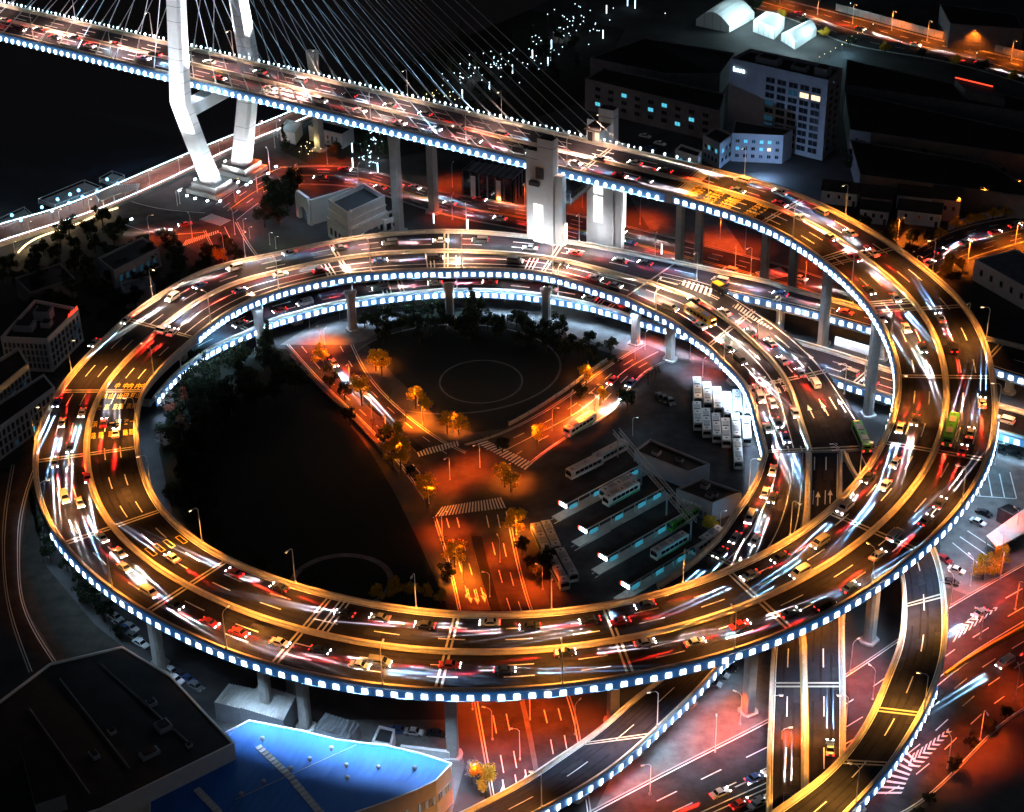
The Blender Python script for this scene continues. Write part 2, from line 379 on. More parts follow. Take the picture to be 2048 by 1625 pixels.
def viaduct(name, D, label, group=None, median=None, lanes=(), solid=(), joints=(), tri=(), rails=('L', 'R'), depth=2.6, girder=True, a=0.0, b=None, median_rng=None, arrows=(), wob=0.0, shoulder=0.55, led=(), strips=(), ppm=400, lane_rng=None, fas=('L', 'R'), ledquota=100, webL=1.7, webR=1.7):
    b = D.len if b is None else b
    root = empty(name, label=label, cat='viaduct', group=group)
    mb = MB(); mats = ['asphalt_deck', 'concrete', 'paint_white', 'joint', 'paint_yellow', 'asphalt_worn', 'asphalt_patch']
    q = D.stations(a, b)
    mb.strip(D.pt(q, 1.0), D.pt(q, 0.0), 0)                                  # running surface
    wr = random.Random(len(name) + int(D.len))      # tyre wear and repair patches
    nl = max(2, int(D.width(D.len / 2) / 3.4))
    for k in range(nl):
        for o in (-.85, .85):
            x = a + wr.uniform(1, 10)
            while x < b - 8:
                e = min(b - 2, x + wr.uniform(14, 60)); D.ribbon(mb, x, e, (k + .5) / nl, wr.uniform(.35, .6), 5, .008, o); x = e + wr.uniform(2, 16)
        for _ in range(int(D.len / 60)):
            x = wr.uniform(a + 3, b - 12); D.ribbon(mb, x, x + wr.uniform(3, 9), (k + .5) / nl, wr.uniform(1.6, 2.6), 6, .014, wr.uniform(-.3, .3))
    # edge beams, overhang and box girder underneath
    prof = [(0, 0.0, 0.0), (0, 0.0, -.55), (0, webL, -.95), (0, webL, -depth - 1.0), (1, -webR, -depth - 1.0), (1, -webR, -.95), (1, 0.0, -.55), (1, 0.0, 0.0)]
    lines = [D.pt(q, float(u), z, o) for u, o, z in prof]
    for i in range(len(lines) - 1): mb.strip(lines[i], lines[i + 1], 1)
    mb.add([l[0] for l in lines], [list(range(8))], 1); mb.add([l[-1] for l in lines], [list(range(8))[::-1]], 1)
    la, lb = lane_rng or (a + 2, b - 2)
    for u in lanes: dashes(D, mb, la, lb, u)
    for u in solid: urib(D, mb, la, lb, u, 0.22, 2)
    for u, o in ((0.0, shoulder + .55), (1.0, -shoulder - .55)): urib(D, mb, a + .5, b - .5, u, 0.24, 2, off=o)
    if median is not None:
        ma, mb_ = median_rng or (a, b)
        for o in (-.75, .75): urib(D, mb, ma, mb_, median, 0.2, 4, off=o)
    for j in joints:
        D.cross(mb, j - .55, 0.5, 3, 0.035); D.cross(mb, j + .55, 0.5, 3, 0.035)
    for j, u0, u1 in tri:
        for k in range(3):
            qq = j + k * 1.25; aa = np.array([qq - .22, qq + .22]); mb.strip(D.pt(aa, uf(u1, aa), 0.04), D.pt(aa, uf(u0, aa), 0.04), 4 if False else 2)
    root_deck = mb.build('road_deck', mats, root)
    # barriers
    bp = [(-.12, -.3), (-.12, 1.0), (.42, 1.0), (.5, .5), (.85, .14), (.85, 0.03), (.1, .01)]
    if 'L' in rails:
        m2 = MB(); D.extrude(m2, bp, a, b, 0.0, 0); m2.build('barrier', 'concrete_barrier', root)
    if 'R' in rails:
        m2 = MB(); D.extrude(m2, bp, a, b, 1.0, 0, flip=-1); m2.build('barrier', 'concrete_barrier', root)
    if median is not None:
        m2 = MB(); ma, mb_ = median_rng or (a, b); qs = D.stations(ma, mb_)
        pr = [(-.7, .03), (-.42, .42), (-.34, .9), (.34, .9), (.42, .42), (.7, .03)]
        ls = [D.pt(qs, uf(median, qs), z, o) for o, z in pr]
        for i in range(len(ls) - 1): m2.strip(ls[i], ls[i + 1], 0)
        m2.add([l[0] for l in ls], [list(range(6))], 0); m2.add([l[-1] for l in ls], [list(range(6))[::-1]], 0)
        m2.build('median_barrier', 'concrete_barrier', root)
    # lamp panels on the outer faces, over a band whose blue emission paints their halo
    items = []
    for side, x0, x1 in led:
        m2 = MB(); fl = 1 if side == 'L' else -1
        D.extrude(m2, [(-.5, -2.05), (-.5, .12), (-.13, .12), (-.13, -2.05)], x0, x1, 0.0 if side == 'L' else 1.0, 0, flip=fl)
        m2.build('halo_fascia', 'fascia', root); items += led_row(D, root, side, x0, x1)
    place_leds(root, items, ledquota)
    for side, x0, x1, p, *tl in strips: strip_lamps(D, side, x0, x1, p, tilt=tl[0] if tl else -.1)
    return root
# ---- geometry of every deck --------------------------------------------------
BN = lambda x: -0.6 * x + 526.0            # near edge of the straight bridge, plan view
BD = nrm([1, -0.6, 0]); BNV = np.array([-BD[1], BD[0], 0])
def bz(x): return 43 - 4 * (x + 180) / 234.0 if x > -300 else 45.05
def bpt(x, off): # point on the bridge: x of the near edge, off metres towards the far edge
    p = np.array([x, BN(x), bz(x)]) + BNV * off; return p
xs = np.linspace(-420, 47.6, 30)
D_BRIDGE = Deck([bpt(x, 22.0) for x in xs], [bpt(x, 0.0) for x in xs])
s1 = [((1608, 397), (1519, 448), 37.6), ((1784, 491), (1651, 528), 36.2), ((1926, 609), (1743, 621), 34.8), ((1988, 751), (1793, 749), 33.4), ((1979, 915), (1765, 880), 32.0),
      ((1844, 1098), (1658, 1020), 30.6), ((1587, 1261), (1457, 1141), 29.1), ((1257, 1356), (1204, 1213), 27.8), ((889, 1385), (925, 1230), 26.4), ((544, 1334), (664, 1192), 25.1),
      ((284, 1223), (452, 1117), 23.7), ((118, 1083), (323, 1015), 22.4), ((67, 924), (279, 895), 21.1), ((120, 779), (294, 779), 19.7), ((247, 643), (388, 680), 18.5)]
D_S1 = Deck([bpt(47.6, 22.0)] + [at(*o, z) for o, i, z in s1], [bpt(47.6, 0.0)] + [at(*i, z) for o, i, z in s1])
s2 = [((247, 643), (388, 680), 18.5), ((342, 578), (447, 634), 17.9), ((428, 538), (513, 600), 17.4), ((540, 512), (594, 574), 16.9), ((658, 487), (698, 553), 16.5), ((757, 472), (790, 545), 16.2), ((893, 464), (892, 542), 15.8),
      ((1010, 470), (990, 542), 15.4), ((1131, 484), (1086, 550), 15.0), ((1250, 505), (1170, 572), 14.6), ((1355, 527), (1250, 598), 14.2)]
D_S2 = px_deck([k[0] for k in s2], [k[1] for k in s2], [k[2] for k in s2])
sm = [((1318, 549), (1250, 598)), ((1380, 563), (1300, 622)), ((1430, 577), (1345, 645)), ((1470, 595), (1385, 674)), ((1510, 621), (1415, 695)), ((1550, 648), (1443, 722)), ((1606, 693), (1470, 749)),
      ((1650, 739), (1490, 775)), ((1675, 774), (1503, 805)), ((1700, 812), (1513, 845)), ((1726, 852), (1521, 877)), ((1752, 899), (1528, 906))]
zm = np.linspace(14.2, 11.3, len(sm))
D_SM = px_deck([k[0] for k in sm], [k[1] for k in sm], zm, 2.0)
sa = [((1355, 527), (1318, 549)), ((1419, 540), (1380, 563)), ((1475, 552), (1425, 576)), ((1534, 565), (1480, 588)), ((1573, 577), (1541, 602)), ((1638, 594), (1612, 619)), ((1733, 620), (1700, 643)), ((1850, 650), (1815, 676)), ((1970, 678), (1930, 716)), ((2048, 697), (2010, 744)), ((2160, 727), (2120, 775))]
D_A = px_deck([k[0] for k in sa], [k[1] for k in sa], np.r_[14.2, 13.9, 13.6, 13.3, 13.0, 12.7, 12.2, 11.6, 11.1, 10.8, 10.4], 2.0)
lb = [(1528, 906), (1522, 927), (1511, 961), (1493, 994), (1474, 1020), (1456, 1046), (1436, 1075), (1392, 1118), (1348, 1151), (1314, 1172)]
rb = [(1614, 906), (1613, 940), (1611, 975), (1608, 1010), (1603, 1045), (1590, 1085), (1560, 1130), (1500, 1180), (1440, 1222), (1395, 1245)]
D_B0 = px_deck(lb, rb, np.linspace(11.3, 9.6, len(lb)), 2.0)
# the lowest coil runs hidden below the upper one and comes out at the far side
bi = [(310, 800), (332, 772), (356, 748), (390, 722), (417, 703), (458, 683), (500, 664), (541, 645), (595, 629), (650, 614), (720, 601), (800, 591), (883, 584), (950, 583), (1018, 586), (1079, 593), (1146, 604), (1207, 618), (1251, 632), (1295, 645), (1339, 658), (1450, 692), (1560, 725), (1679, 762), (1726, 778), (1780, 795), (1890, 832), (1998, 866), (2048, 880), (2150, 908)]
_i = smooth_line([at(x, y, 7.4) for x, y in bi], 3.0); _t = np.gradient(_i, axis=0); _n = np.stack([-_t[:, 1], _t[:, 0], 0 * _t[:, 0]], 1); _n /= np.linalg.norm(_n, axis=1)[:, None]
D_B = Deck(_i + _n * 13.0, _i)
le = [(1614, 906), (1612, 975), (1606, 1045), (1592, 1120), (1568, 1200), (1550, 1262), (1545, 1295), (1540, 1387), (1536, 1480), (1533, 1625), (1531, 1720)]
re = [(1684, 906), (1683, 975), (1683, 1045), (1685, 1120), (1687, 1200), (1688, 1262), (1688, 1295), (1690, 1387), (1690, 1480), (1690, 1625), (1690, 1720)]
D_E = px_deck(le, re, [11.3, 11.1, 10.7, 10.2, 9.5, 8.8, 8.4, 7.2, 5.9, 4.2, 3.2])
ld = [(1686, 906), (1694, 928), (1712, 958), (1742, 1012), (1775, 1080), (1801, 1154), (1805, 1206), (1803, 1247), (1793, 1302), (1772, 1356), (1748, 1414), (1711, 1480), (1656, 1545), (1601, 1589), (1540, 1632), (1450, 1690)]
rd = [(1752, 899), (1766, 925), (1788, 962), (1824, 1020), (1852, 1066), (1876, 1120), (1889, 1180), (1894, 1240), (1890, 1310), (1873, 1370), (1848, 1426), (1812, 1488), (1765, 1553), (1706, 1618), (1650, 1672), (1560, 1740)]
D_D = px_deck(ld, rd, [11.3, 11.4, 11.5, 11.6, 11.8, 12, 12, 12, 12, 12, 12, 11.9, 11.8, 11.6, 11.3, 11.0], 2.0)
lc = [(1470, 1225), (1400, 1290), (1314, 1367), (1273, 1397), (1221, 1442), (1177, 1478), (1119, 1517), (1047, 1565), (934, 1625), (840, 1672)]
rc = [(1560, 1240), (1500, 1285), (1436, 1336), (1404, 1372), (1356, 1420), (1318, 1456), (1262, 1508), (1190, 1562), (1084, 1622), (985, 1675)]
D_C = px_deck(lc, rc, [9.0, 8.9, 8.7, 8.6, 8.4, 8.2, 8.0, 7.6, 7.0, 6.5], 2.0)
# ---- build them --------------------------------------------------------------
def fr(a, b, n): return [a + (b - a) * (i + 1) / n for i in range(n - 1)]
J1 = [0.4] + [D_S1.project(at((o[0] + i[0]) / 2, (o[1] + i[1]) / 2, z)) for o, i, z in s1[:-1]]
fs = lambda D, x, y: D.at_px(x, y)
s1o0 = D_S1.knots[12] - 6; s1len = D_S1.len
V_S1 = viaduct('spiral_viaduct', D_S1, 'upper coil of the spiral viaduct with six lanes, golden barriers and white lamp panels', 'coils of the spiral viaduct', median=0.5,
    lanes=fr(0.035, 0.48, 3) + fr(0.52, 0.965, 3), joints=J1, tri=[(J1[i] - 5.5, 0.54, 0.97) for i in (0, 2, 3, 10)],
    led=[('R', 2.0, D_S1.knots[5] - 6), ('L', D_S1.knots[4] + 18, D_S1.knots[12] + 6)],
    strips=[('R', 0, D_S1.knots[4] - 10, 60), ('L', D_S1.knots[4], D_S1.knots[9] - 8, 140), ('L', D_S1.knots[9] - 8, D_S1.knots[11] - 20, 170, .3), ('L', D_S1.knots[9] - 8, D_S1.knots[11] - 20, 150), ('L', D_S1.knots[11] - 10, D_S1.knots[13] + 10, 45), ('R', D_S1.knots[12], D_S1.len, 30)])
J2 = [D_S2.project(at((k[0][0] + k[1][0]) / 2, (k[0][1] + k[1][1]) / 2, k[2])) for k in s2 if k[0][0] in (658, 893, 1131, 1355)] + [1.2]
med2 = [(0, .5), (D_S2.len * .45, .5), (D_S2.len, .57)]
V_S2 = viaduct('spiral_viaduct', D_S2, 'second coil of the spiral viaduct along the top of the ring before the elevator towers', 'coils of the spiral viaduct', median=med2,
    lanes=fr(0.035, 0.47, 3), solid=fr(0.54, 0.97, 3), joints=J2, tri=[(J2[i] - 6.5, 0.56, 0.98) for i in (0, 1, 2)],
    led=[('R', 2, D_S2.len)], strips=[('R', 0, D_S2.len, 95)])
medm = [(0, .34), (D_SM.len * .3, .43), (D_SM.len * .62, .5), (D_SM.len, .594)]
V_SM = viaduct('spiral_viaduct', D_SM, 'descending part of the second coil with arrows and chevrons above the white buses', 'coils of the spiral viaduct', median=medm,
    lanes=[[(0, .17), (D_SM.len, .3)], [(D_SM.len * .35, .16), (D_SM.len, .15)]], solid=[[(0, .55), (D_SM.len, .73)], [(0, .77), (D_SM.len, .86)]],
    joints=[D_SM.at_px(1458, 662), D_SM.at_px(1570, 759), D_SM.len - .8], rails=('R',), led=[('R', 0, D_SM.len)], strips=[('R', 0, D_SM.len, 150)])
V_A = viaduct('ramp_viaduct', D_A, 'ramp leaving the second coil to the right edge behind the tall blue columns', 'ramps of the interchange', lanes=[.5], rails=('L',), webL=1.2, webR=1.2,
    joints=[D_A.at_px(1560, 590), D_A.at_px(1990, 712)], led=[('R', D_A.at_px(1468, 587), D_A.len)], strips=[('R', D_A.at_px(1468, 587), D_A.len, 50)])
V_B0 = viaduct('spiral_viaduct', D_B0, 'inner carriageway curving away under the upper coil beside the parked buses', 'coils of the spiral viaduct', solid=[.36, .7], rails=('R',) and ('L',),
    joints=[D_B0.at_px(1440, 1095)], strips=[('L', 0, D_B0.len * .3, 45)])
V_B = viaduct('ramp_viaduct', D_B, 'lowest ramp running under the second coil and out to the right edge', 'ramps of the interchange', lanes=fr(.06, .94, 3),
    joints=[D_B.at_px(800, 585), D_B.at_px(1230, 615), D_B.at_px(1715, 765), D_B.at_px(480, 660)], tri=[(D_B.at_px(765, 590), .1, .9), (D_B.at_px(1200, 606), .1, .9)],
    led=[('R', 0, D_B.len)], strips=[('R', 0, D_B.len, 35)], depth=1.6)
V_E = viaduct('ramp_viaduct', D_E, 'straight twin ramp dropping to the bottom edge under the upper coil', 'ramps of the interchange', median=[(0, .05), (D_E.len * .3, .1), (D_E.len * .55, .43), (D_E.len * .75, .48), (D_E.len, .5)],
    lanes=[[(0, .55), (D_E.len * .3, .55), (D_E.len * .55, .71), (D_E.len, .745)], [(D_E.len * .5, .22), (D_E.len, .255)]], joints=[D_E.at_px(1615, 1375)], depth=1.6, rails=('L', 'R'))
V_D = viaduct('ramp_viaduct', D_D, 'curved golden ramp sweeping from the right side to the bottom edge', 'ramps of the interchange', lanes=[.5], depth=1.5, webL=1.1, webR=1.1,
    joints=[D_D.at_px(1845, 1200), D_D.at_px(1805, 1430), D_D.at_px(1740, 1530)], led=[('R', D_D.at_px(1870, 1385), D_D.len)], strips=[('R', D_D.at_px(1850, 1150), D_D.len, 24)])
V_C = viaduct('ramp_viaduct', D_C, 'curved ramp coming out below the upper coil beside the blue roof', 'ramps of the interchange', lanes=[.5], depth=1.5, webL=1.1, webR=1.1,
    joints=[D_C.at_px(1230, 1480)], led=[('R', D_C.at_px(1440, 1310), D_C.len)], strips=[('R', D_C.at_px(1440, 1310), D_C.len, 20)])
# chevron gores where the ramps split off
def gore(parent, z, base, tip, n, mi_name='paint_white', w=0.55, lean=1.2):
    mb = MB(); (a, b) = base
    for i in range(n):
        f = (i + .3) / n; p, q = at(*a, z) * (1 - f) + at(*tip, z) * f, at(*b, z) * (1 - f) + at(*tip, z) * f
        t = nrm((at(*tip, z) - (at(*a, z) + at(*b, z)) / 2)); m = (p + q) / 2 + t * np.linalg.norm(p - q) * .35
        up = ZUP * .05
        for x0, x1 in ((p, m), (m, q)): mb.add([x0 + up, x1 + up, x1 + t * w + up, x0 + t * w + up], [(0, 1, 2, 3)], 0)
    return mb.build('chevron_marking', mi_name, parent)
def bars(parent, L, R, z, n, w=.5, mat_='paint_white', dz=.05, slant=0.0):
    mb = MB(); A = smooth_line([at(*p, z) for p in L], n=n * 2); B = smooth_line([at(*p, z) for p in R], n=n * 2)
    for i in range(0, 2 * n - 1, 2): mb.add([A[i] + ZUP * dz, B[i] + ZUP * dz, B[i + 1] + ZUP * dz, A[i + 1] + ZUP * dz], [(0, 1, 2, 3)], 0)
    return mb.build('stripe_marking', mat_, parent)
bars(V_SM, [(1330, 553), (1380, 564), (1425, 578)], [(1332, 555), (1380, 578), (1420, 594)], 13.95, 11)
bars(V_SM, [(1432, 583), (1468, 602), (1505, 630), (1545, 657)], [(1424, 596), (1460, 612), (1500, 637), (1541, 659)], 13.3, 20)
gore(V_D, 11.35, ((1664, 905), (1690, 915)), (1640, 830), 12)
# ---- piers -------------------------------------------------------------------
def pier(V, D, px, w=2.6, d=2.4, depth=3.4):
    b = at(*px, 0.0); q = D.project(b); zt = D.pt(q, .5)[2] - depth; t = D.tan(q)
    column(V, b[0], b[1], 0.0, zt, math.atan2(t[1], t[0]), w, d)
def bent(V, D, q, offs, depth=3.4, w=2.4, d=2.2, cap=True):
    t = D.tan(q); rz = math.atan2(t[1], t[0]); sd = D.side(q)
    for o in offs:
        p = D.pt(q, .5, 0, o); column(V, p[0], p[1], 0, p[2] - depth - (1.0 if cap else 0), rz, w, d)
    if cap:
        p = D.pt(q, .5, -depth - .55); L = max(abs(min(offs)), abs(max(offs))) + 2.6
        mb = MB(); mb.obox(p, nrm(t) * 1.15, nrm(sd) * L, ZUP * .55, 0); mb.build('pier_cap', 'concrete', V)
for px in ((906, 1512), (1496, 1425), (322, 1345), (612, 1455), (1226, 1445), (1738, 1282), (1736, 830), (1643, 710), (1357, 560), (1395, 563), (1526, 590), (1582, 600)): pier(V_S1, D_S1, px)
for q in J1[10:13]: bent(V_S1, D_S1, q + 8, (-5, 5))
for px in ((706, 660), (900, 640), (1093, 645), (1271, 688), (523, 700), (372, 762), (1340, 720)): pier(V_S2, D_S2, px, 2.6, 2.2)
for px in ((1418, 760), (1560, 850)): bent(V_SM, D_SM, D_SM.at_px(*px), (-4, 4))
for px in ((1560, 590), (1655, 615), (1775, 650), (2020, 720)): bent(V_A, D_A, D_A.at_px(*px), (0,), cap=False)
for px in ((600, 625), (840, 590), (1060, 590), (1200, 612), (1480, 690), (1670, 755), (1770, 785), (2010, 860)): bent(V_B, D_B, D_B.at_px(*px), (-1.5,), depth=2.4, cap=False)
for px in ((1640, 1120), (1615, 1340), (1612, 1500)): bent(V_E, D_E, D_E.at_px(*px), (-4, 4), depth=2.4, w=1.8, d=1.6)
for px in ((1845, 1230), (1815, 1400), (1720, 1545)): bent(V_D, D_D, D_D.at_px(*px), (0,), depth=2.3, cap=False)
for px in ((1380, 1360), (1265, 1455), (1150, 1545)): bent(V_C, D_C, D_C.at_px(*px), (0,), depth=2.3, cap=False)
# ------------------------------------------------------------------ cable-stayed bridge
BR = viaduct('cable_stayed_bridge', D_BRIDGE, 'long cable-stayed bridge with white floodlit pylon and rows of bright blue-white lamps', median=.5, lanes=fr(.05, .48, 3) + fr(.52, .95, 3), depth=2.6,
             joints=[D_BRIDGE.at_px(1190, 320)], strips=[('R', D_BRIDGE.len * .6, D_BRIDGE.len, 60)])
BR['category'] = 'bridge'
def lamp_balls(D, side, a, b, sp, r, off, dz, small=False):
    items = []; q = a
    mb = MB(); mb.sphere((0, 0, 0), r, 10, 6, 0, (1, 1, 1.15)); mb.obox((0, 0, -r * 1.2), (r * .35, 0, 0), (0, r * .35, 0), (0, 0, r * .35), 0); me = mb.mesh('light_globe', ['led_round'])
    u = 0.0 if side == 'L' else 1.0; sg = -1 if side == 'L' else 1
    while q < b: items.append(D.pt(q, u, dz, sg * off)); q += sp
    return me, items
q0, q1, qt = D_BRIDGE.at_px(-60, 78), D_BRIDGE.len - 1, D_BRIDGE.at_px(1140, 325)
sets = [lamp_balls(D_BRIDGE, 'R', q0, qt - 5, 2.9, .62, .62, -1.35), lamp_balls(D_BRIDGE, 'R', qt + 4, q1, 2.9, .58, .62, -1.35), lamp_balls(D_BRIDGE, 'L', q0, q1, 4.2, .36, .25, 1.7), lamp_balls(D_BRIDGE, 'L', q0 + 2.1, q1 - 20, 4.2, .19, .25, 1.7)]
allb = [(np.linalg.norm(p - cC) / me.vertices[0].co.length, p, me) for me, it in sets for p in it]; allb.sort(key=lambda k: k[0]); rest = MB()
for i, (_, p, me) in enumerate(allb):
    if i < 100: child('light_globe', me, BR, p)
    else: rest.add([p + np.array(v.co) for v in me.vertices], [list(f.vertices) for f in me.polygons])
rest.build('light_globe_row', 'led_round', BR, kind='stuff')
for side, fl in (('L', 1), ('R', -1)):
    m2 = MB(); D_BRIDGE.extrude(m2, [(-.5, -2.3), (-.5, .12), (-.13, .12), (-.13, -2.3)], 2, D_BRIDGE.len - 1, 0.0 if side == 'L' else 1.0, 0, flip=fl); m2.build('halo_fascia', 'fascia', BR)  # same painted blue halo along both bridge edges
# pylon: two kinked legs, splayed below the deck, leaning together above it
PX = -105.0
def leg(base, kink, top, px=PX):
    mb = MB(); P = lambda off, z: np.array([px, BN(px), 0]) + BNV * off + ZUP * z
    def ring(off, z, a, b):
        c = P(off, z); k = .16
        r = [(-.5 + k, -.5), (.5 - k, -.5), (.5, -.5 + k), (.5, .5 - k), (.5 - k, .5), (-.5 + k, .5), (-.5, .5 - k), (-.5, -.5 + k)]
        return [c + BD * a * i + BNV * b * j for i, j in r]
    R = [ring(base, 3.6, 6.6, 5.6), ring((base * .45 + kink * .55), 21, 6.6, 5.2), ring(kink, 37, 6.6, 5.0), ring(kink * .8 + top * .2, 60, 6.0, 4.6), ring(top, 150, 5.0, 4.2)]
    n = 8
    for i in range(len(R) - 1): mb.add(R[i] + R[i + 1], [(j, (j + 1) % n, n + (j + 1) % n, n + j) for j in range(n)], 0)
    mb.add(R[-1], [list(range(n))], 0)
    for i in range(len(R) - 1):      # construction joints
        m = (4, 4, 6, 18)[i]
        for k in range(1, m):
            f = k / m; rr = [np.array(a) * (1 - f) + np.array(b) * f for a, b in zip(R[i], R[i + 1])]; c = sum(rr) / n; o = [c + (p - c) * 1.012 for p in rr]
            mb.add([p - ZUP * .07 for p in o] + [p + ZUP * .07 for p in o], [(j, (j + 1) % n, n + (j + 1) % n, n + j) for j in range(n)], 1)
    return mb.build('pylon_leg', ['pylon_white', 'concrete_dark'], BR), P
LN, PF = leg(2.7, -8.3, 4.5); LF, _ = leg(20.0, 30.0, 17.5)
mb = MB(); mb.obox(PF(11, 33.5), BD * 2.6, BNV * 16.5, ZUP * 2.2, 0); mb.build('cross_beam', 'pylon_white', BR)
mb = MB(); mb.obox(PF(11, 112), BD * 2.2, BNV * 6, ZUP * 2.0, 0); mb.build('cross_beam', 'pylon_white', BR)
for off in (2.7, 20.0):
    mb = MB()
    for s, z0, z1 in ((13.5, 0, 1.6), (10.5, 1.6, 3.7)): mb.obox(PF(off, (z0 + z1) / 2), BD * s / 2, BNV * s * .45, ZUP * (z1 - z0) / 2, 0)
    mb.build('plinth', 'concrete', BR)
for px in ((798, 463), (868, 424), (640, 300)): pier(BR, D_BRIDGE, px, 3.4, 3.0, 3.6)
# stay cables
for side, off, topo in (('R', .25, 4.5), ('L', 21.75, 17.5)):
    for k in range(22):
        for sg in (-1, 1):
            x = PX + sg * (9 + k * (150 if sg > 0 else 190) / 22.0) * .857
            a = bpt(x, off) + ZUP * 1.2; zt = 96 + k * 2.35; f = (zt - 60) / 90.0
            b = PF((-8.3 * .8 + 4.5 * .2) * (1 - f) + 4.5 * f if side == 'R' else (30 * .8 + 17.5 * .2) * (1 - f) + 17.5 * f, zt) + BD * sg * 2.2
            mb = MB(); mb.tube([a, b], .105, 5, 0, False); mb.tube([a - nrm(b - a) * .5, a + nrm(b - a) * 3.2], .22, 5, 0); mb.build('stay_cable', 'cable', BR)
# floodlights round the plinths, aimed up the legs
FL = MB(); FL.obox((0, 0, .35), (.35, 0, 0), (0, .25, 0), (0, 0, .35), 0); FL.obox((0, 0, .75), (.4, 0, .1), (0, .3, 0), (-.05, 0, .2), 1); FLM = FL.mesh('floodlight', ['steel_dark', 'lamp_white'])
for off in (2.7, 20.0):
    for i, (dx, dy) in enumerate(((-9, -7), (0, -9.5), (9, -7), (10, 2), (9, 8), (-10, 3), (-4, -9), (5, -9))):
        p = PF(off, 0) + BD * dx + BNV * dy
        o = bpy.data.objects.new('floodlight', FLM); COL.objects.link(o); o.location = tuple(p)
        tag(o, 'small floodlight standing by the foot of the %s pylon leg' % ('near' if off < 10 else 'far'), 'floodlight', 'floodlights around the pylon feet')
        if i < 5:
            l = light('SPOT', 'floodlight_beam', (0.86, 0.93, 1.0), 17000, p + ZUP * 1.2, size=.5, key='flood', spot_size=math.radians(85), spot_blend=.9)
            aim(l, PF(off + (-3 if off < 10 else 3), 13) - p)
for off in (-5.5, 27.0):      # lamps on the deck wash the upper legs and the cables
    for sg in (-1, 1):
        p = PF(off, 44.5) + BD * sg * 7
        l = light('SPOT', 'pylon_wash', (0.85, 0.93, 1.0), 230000, p, size=.5, key='wash', spot_size=math.radians(70), spot_blend=1.0); aim(l, PF(11 + (off - 11) * .6, 100) - p)
for bx in (-9, 8):
    p = PF(-30, 1.0) + BD * bx; o = bpy.data.objects.new('floodlight', FLM); COL.objects.link(o); o.location = tuple(p - ZUP); tag(o, 'floodlight standing by the water in front of the near pylon leg', 'floodlight', 'floodlights by the water')
    l = light('SPOT', 'floodlight_beam', (0.86, 0.93, 1.0), 330000, p + ZUP, size=.5, key='floodf', spot_size=math.radians(48), spot_blend=.8); aim(l, PF(-2, 66) - p)
for x, e in ((-60, 1), (-20, 1), (15, 1), (-150, 1), (-190, 1)):
    for off in (-1.2, 23.2):
        p = bpt(x, off) + ZUP * 1.0; l = light('SPOT', 'cable_wash', (0.4, 0.7, 1.0), 280000, p, size=.4, key='cwash', spot_size=math.radians(60), spot_blend=1.0); aim(l, PF(11, 130) - p)
# ------------------------------------------------------------------ elevator towers at the bridge head
def lift_tower(name, px0, off, z_top, label, mirror=False):
    """Tall shaft with a lower stair block on its left and a small block on its right."""
    P0 = np.array([px0, BN(px0), 0]) + BNV * off
    root = empty(name, P0, label=label, cat='elevator tower', group='elevator towers at the bridge head')
    B = lambda a, b, z: BD * a + BNV * b + ZUP * z
    def blk(a0, a1, b0, b1, z0, z1, nm, m, cap=True):
        mb = MB(); mb.obox(B((a0 + a1) / 2, (b0 + b1) / 2, (z0 + z1) / 2), BD * (a1 - a0) / 2, BNV * (b1 - b0) / 2, ZUP * (z1 - z0) / 2, 0)
        if cap:
            mb.obox(B((a0 + a1) / 2, (b0 + b1) / 2, z1 + .1), BD * ((a1 - a0) / 2 - .3), BNV * ((b1 - b0) / 2 - .3), ZUP * .12, 1)
            mb.obox(B((a0 + a1) / 2, (b0 + b1) / 2, z1 - 2.6), BD * ((a1 - a0) / 2 + .06), BNV * ((b1 - b0) / 2 + .06), ZUP * .1, 2)
        return mb.build(nm, [m, 'roof_dark', 'concrete_dark'], root)
    blk(0, 5.4, 0, 3.3, 0, z_top, 'shaft', 'wall_white')
    blk(-4.3, -.05, .4, 3.2, 0, z_top - 4.6, 'stair_block', 'wall_white')
    blk(5.45, 8.2, .9, 3.1, 0, z_top - 11.5, 'side_block', 'wall_white', False)
    blk(-2.5, .9, -1.2, .55, z_top - 15.5, z_top - 14.2, 'canopy', 'steel_dark', False)
    blk(-.4, 2.2, -.5, -.03, z_top - 13, z_top - 9.5, 'louvre_box', 'steel_dark', False)
    for z0, z1 in ((9.5, 18.5), (19.5, 28)):
        mb = MB(); mb.obox(B(.2, -.03, (z0 + z1) / 2), BD * 1.7, BNV * .1, ZUP * (z1 - z0) / 2, 0); w = mb.build('window', 'window_white', root)
        mb = MB()
        for k in range(1, 4): mb.obox(B(.2, -.16, z0 + (z1 - z0) * k / 4), BD * 1.7, BNV * .04, ZUP * .07, 0)
        for a in (-1.5, .2, 1.9): mb.obox(B(a, -.17, (z0 + z1) / 2), BD * .06, BNV * .05, ZUP * (z1 - z0) / 2, 0)
        mb.build('frame', 'steel_white', w)
    mb = MB(); mb.obox(B(8.25, 2.9, 15), BD * .06, BNV * .9, ZUP * 7, 0); mb.build('side_window', 'window_white', root)
    return root, P0
T1, p1 = lift_tower('elevator_tower', 11.3, -3.9, 50.0, 'pale elevator tower in front of the near bridge edge, its tall windows glowing white')
T2, p2 = lift_tower('elevator_tower', 15.0, 27.5, 49.0, 'pale elevator tower behind the far bridge edge with a doorway onto the deck')
mb = MB(); mb.obox(BD * 1.5 + BNV * -3.2 + ZUP * 42.3, BD * 2.4, BNV * 3.0, ZUP * 2.0, 0); mb.build('doorway_block', 'wall_white', T2)
mb = MB(); mb.obox(BD * .4 + BNV * -6.25 + ZUP * 42, BD * .8, BNV * .06, ZUP * 1.5, 0); mb.build('door', 'steel_dark', T2)
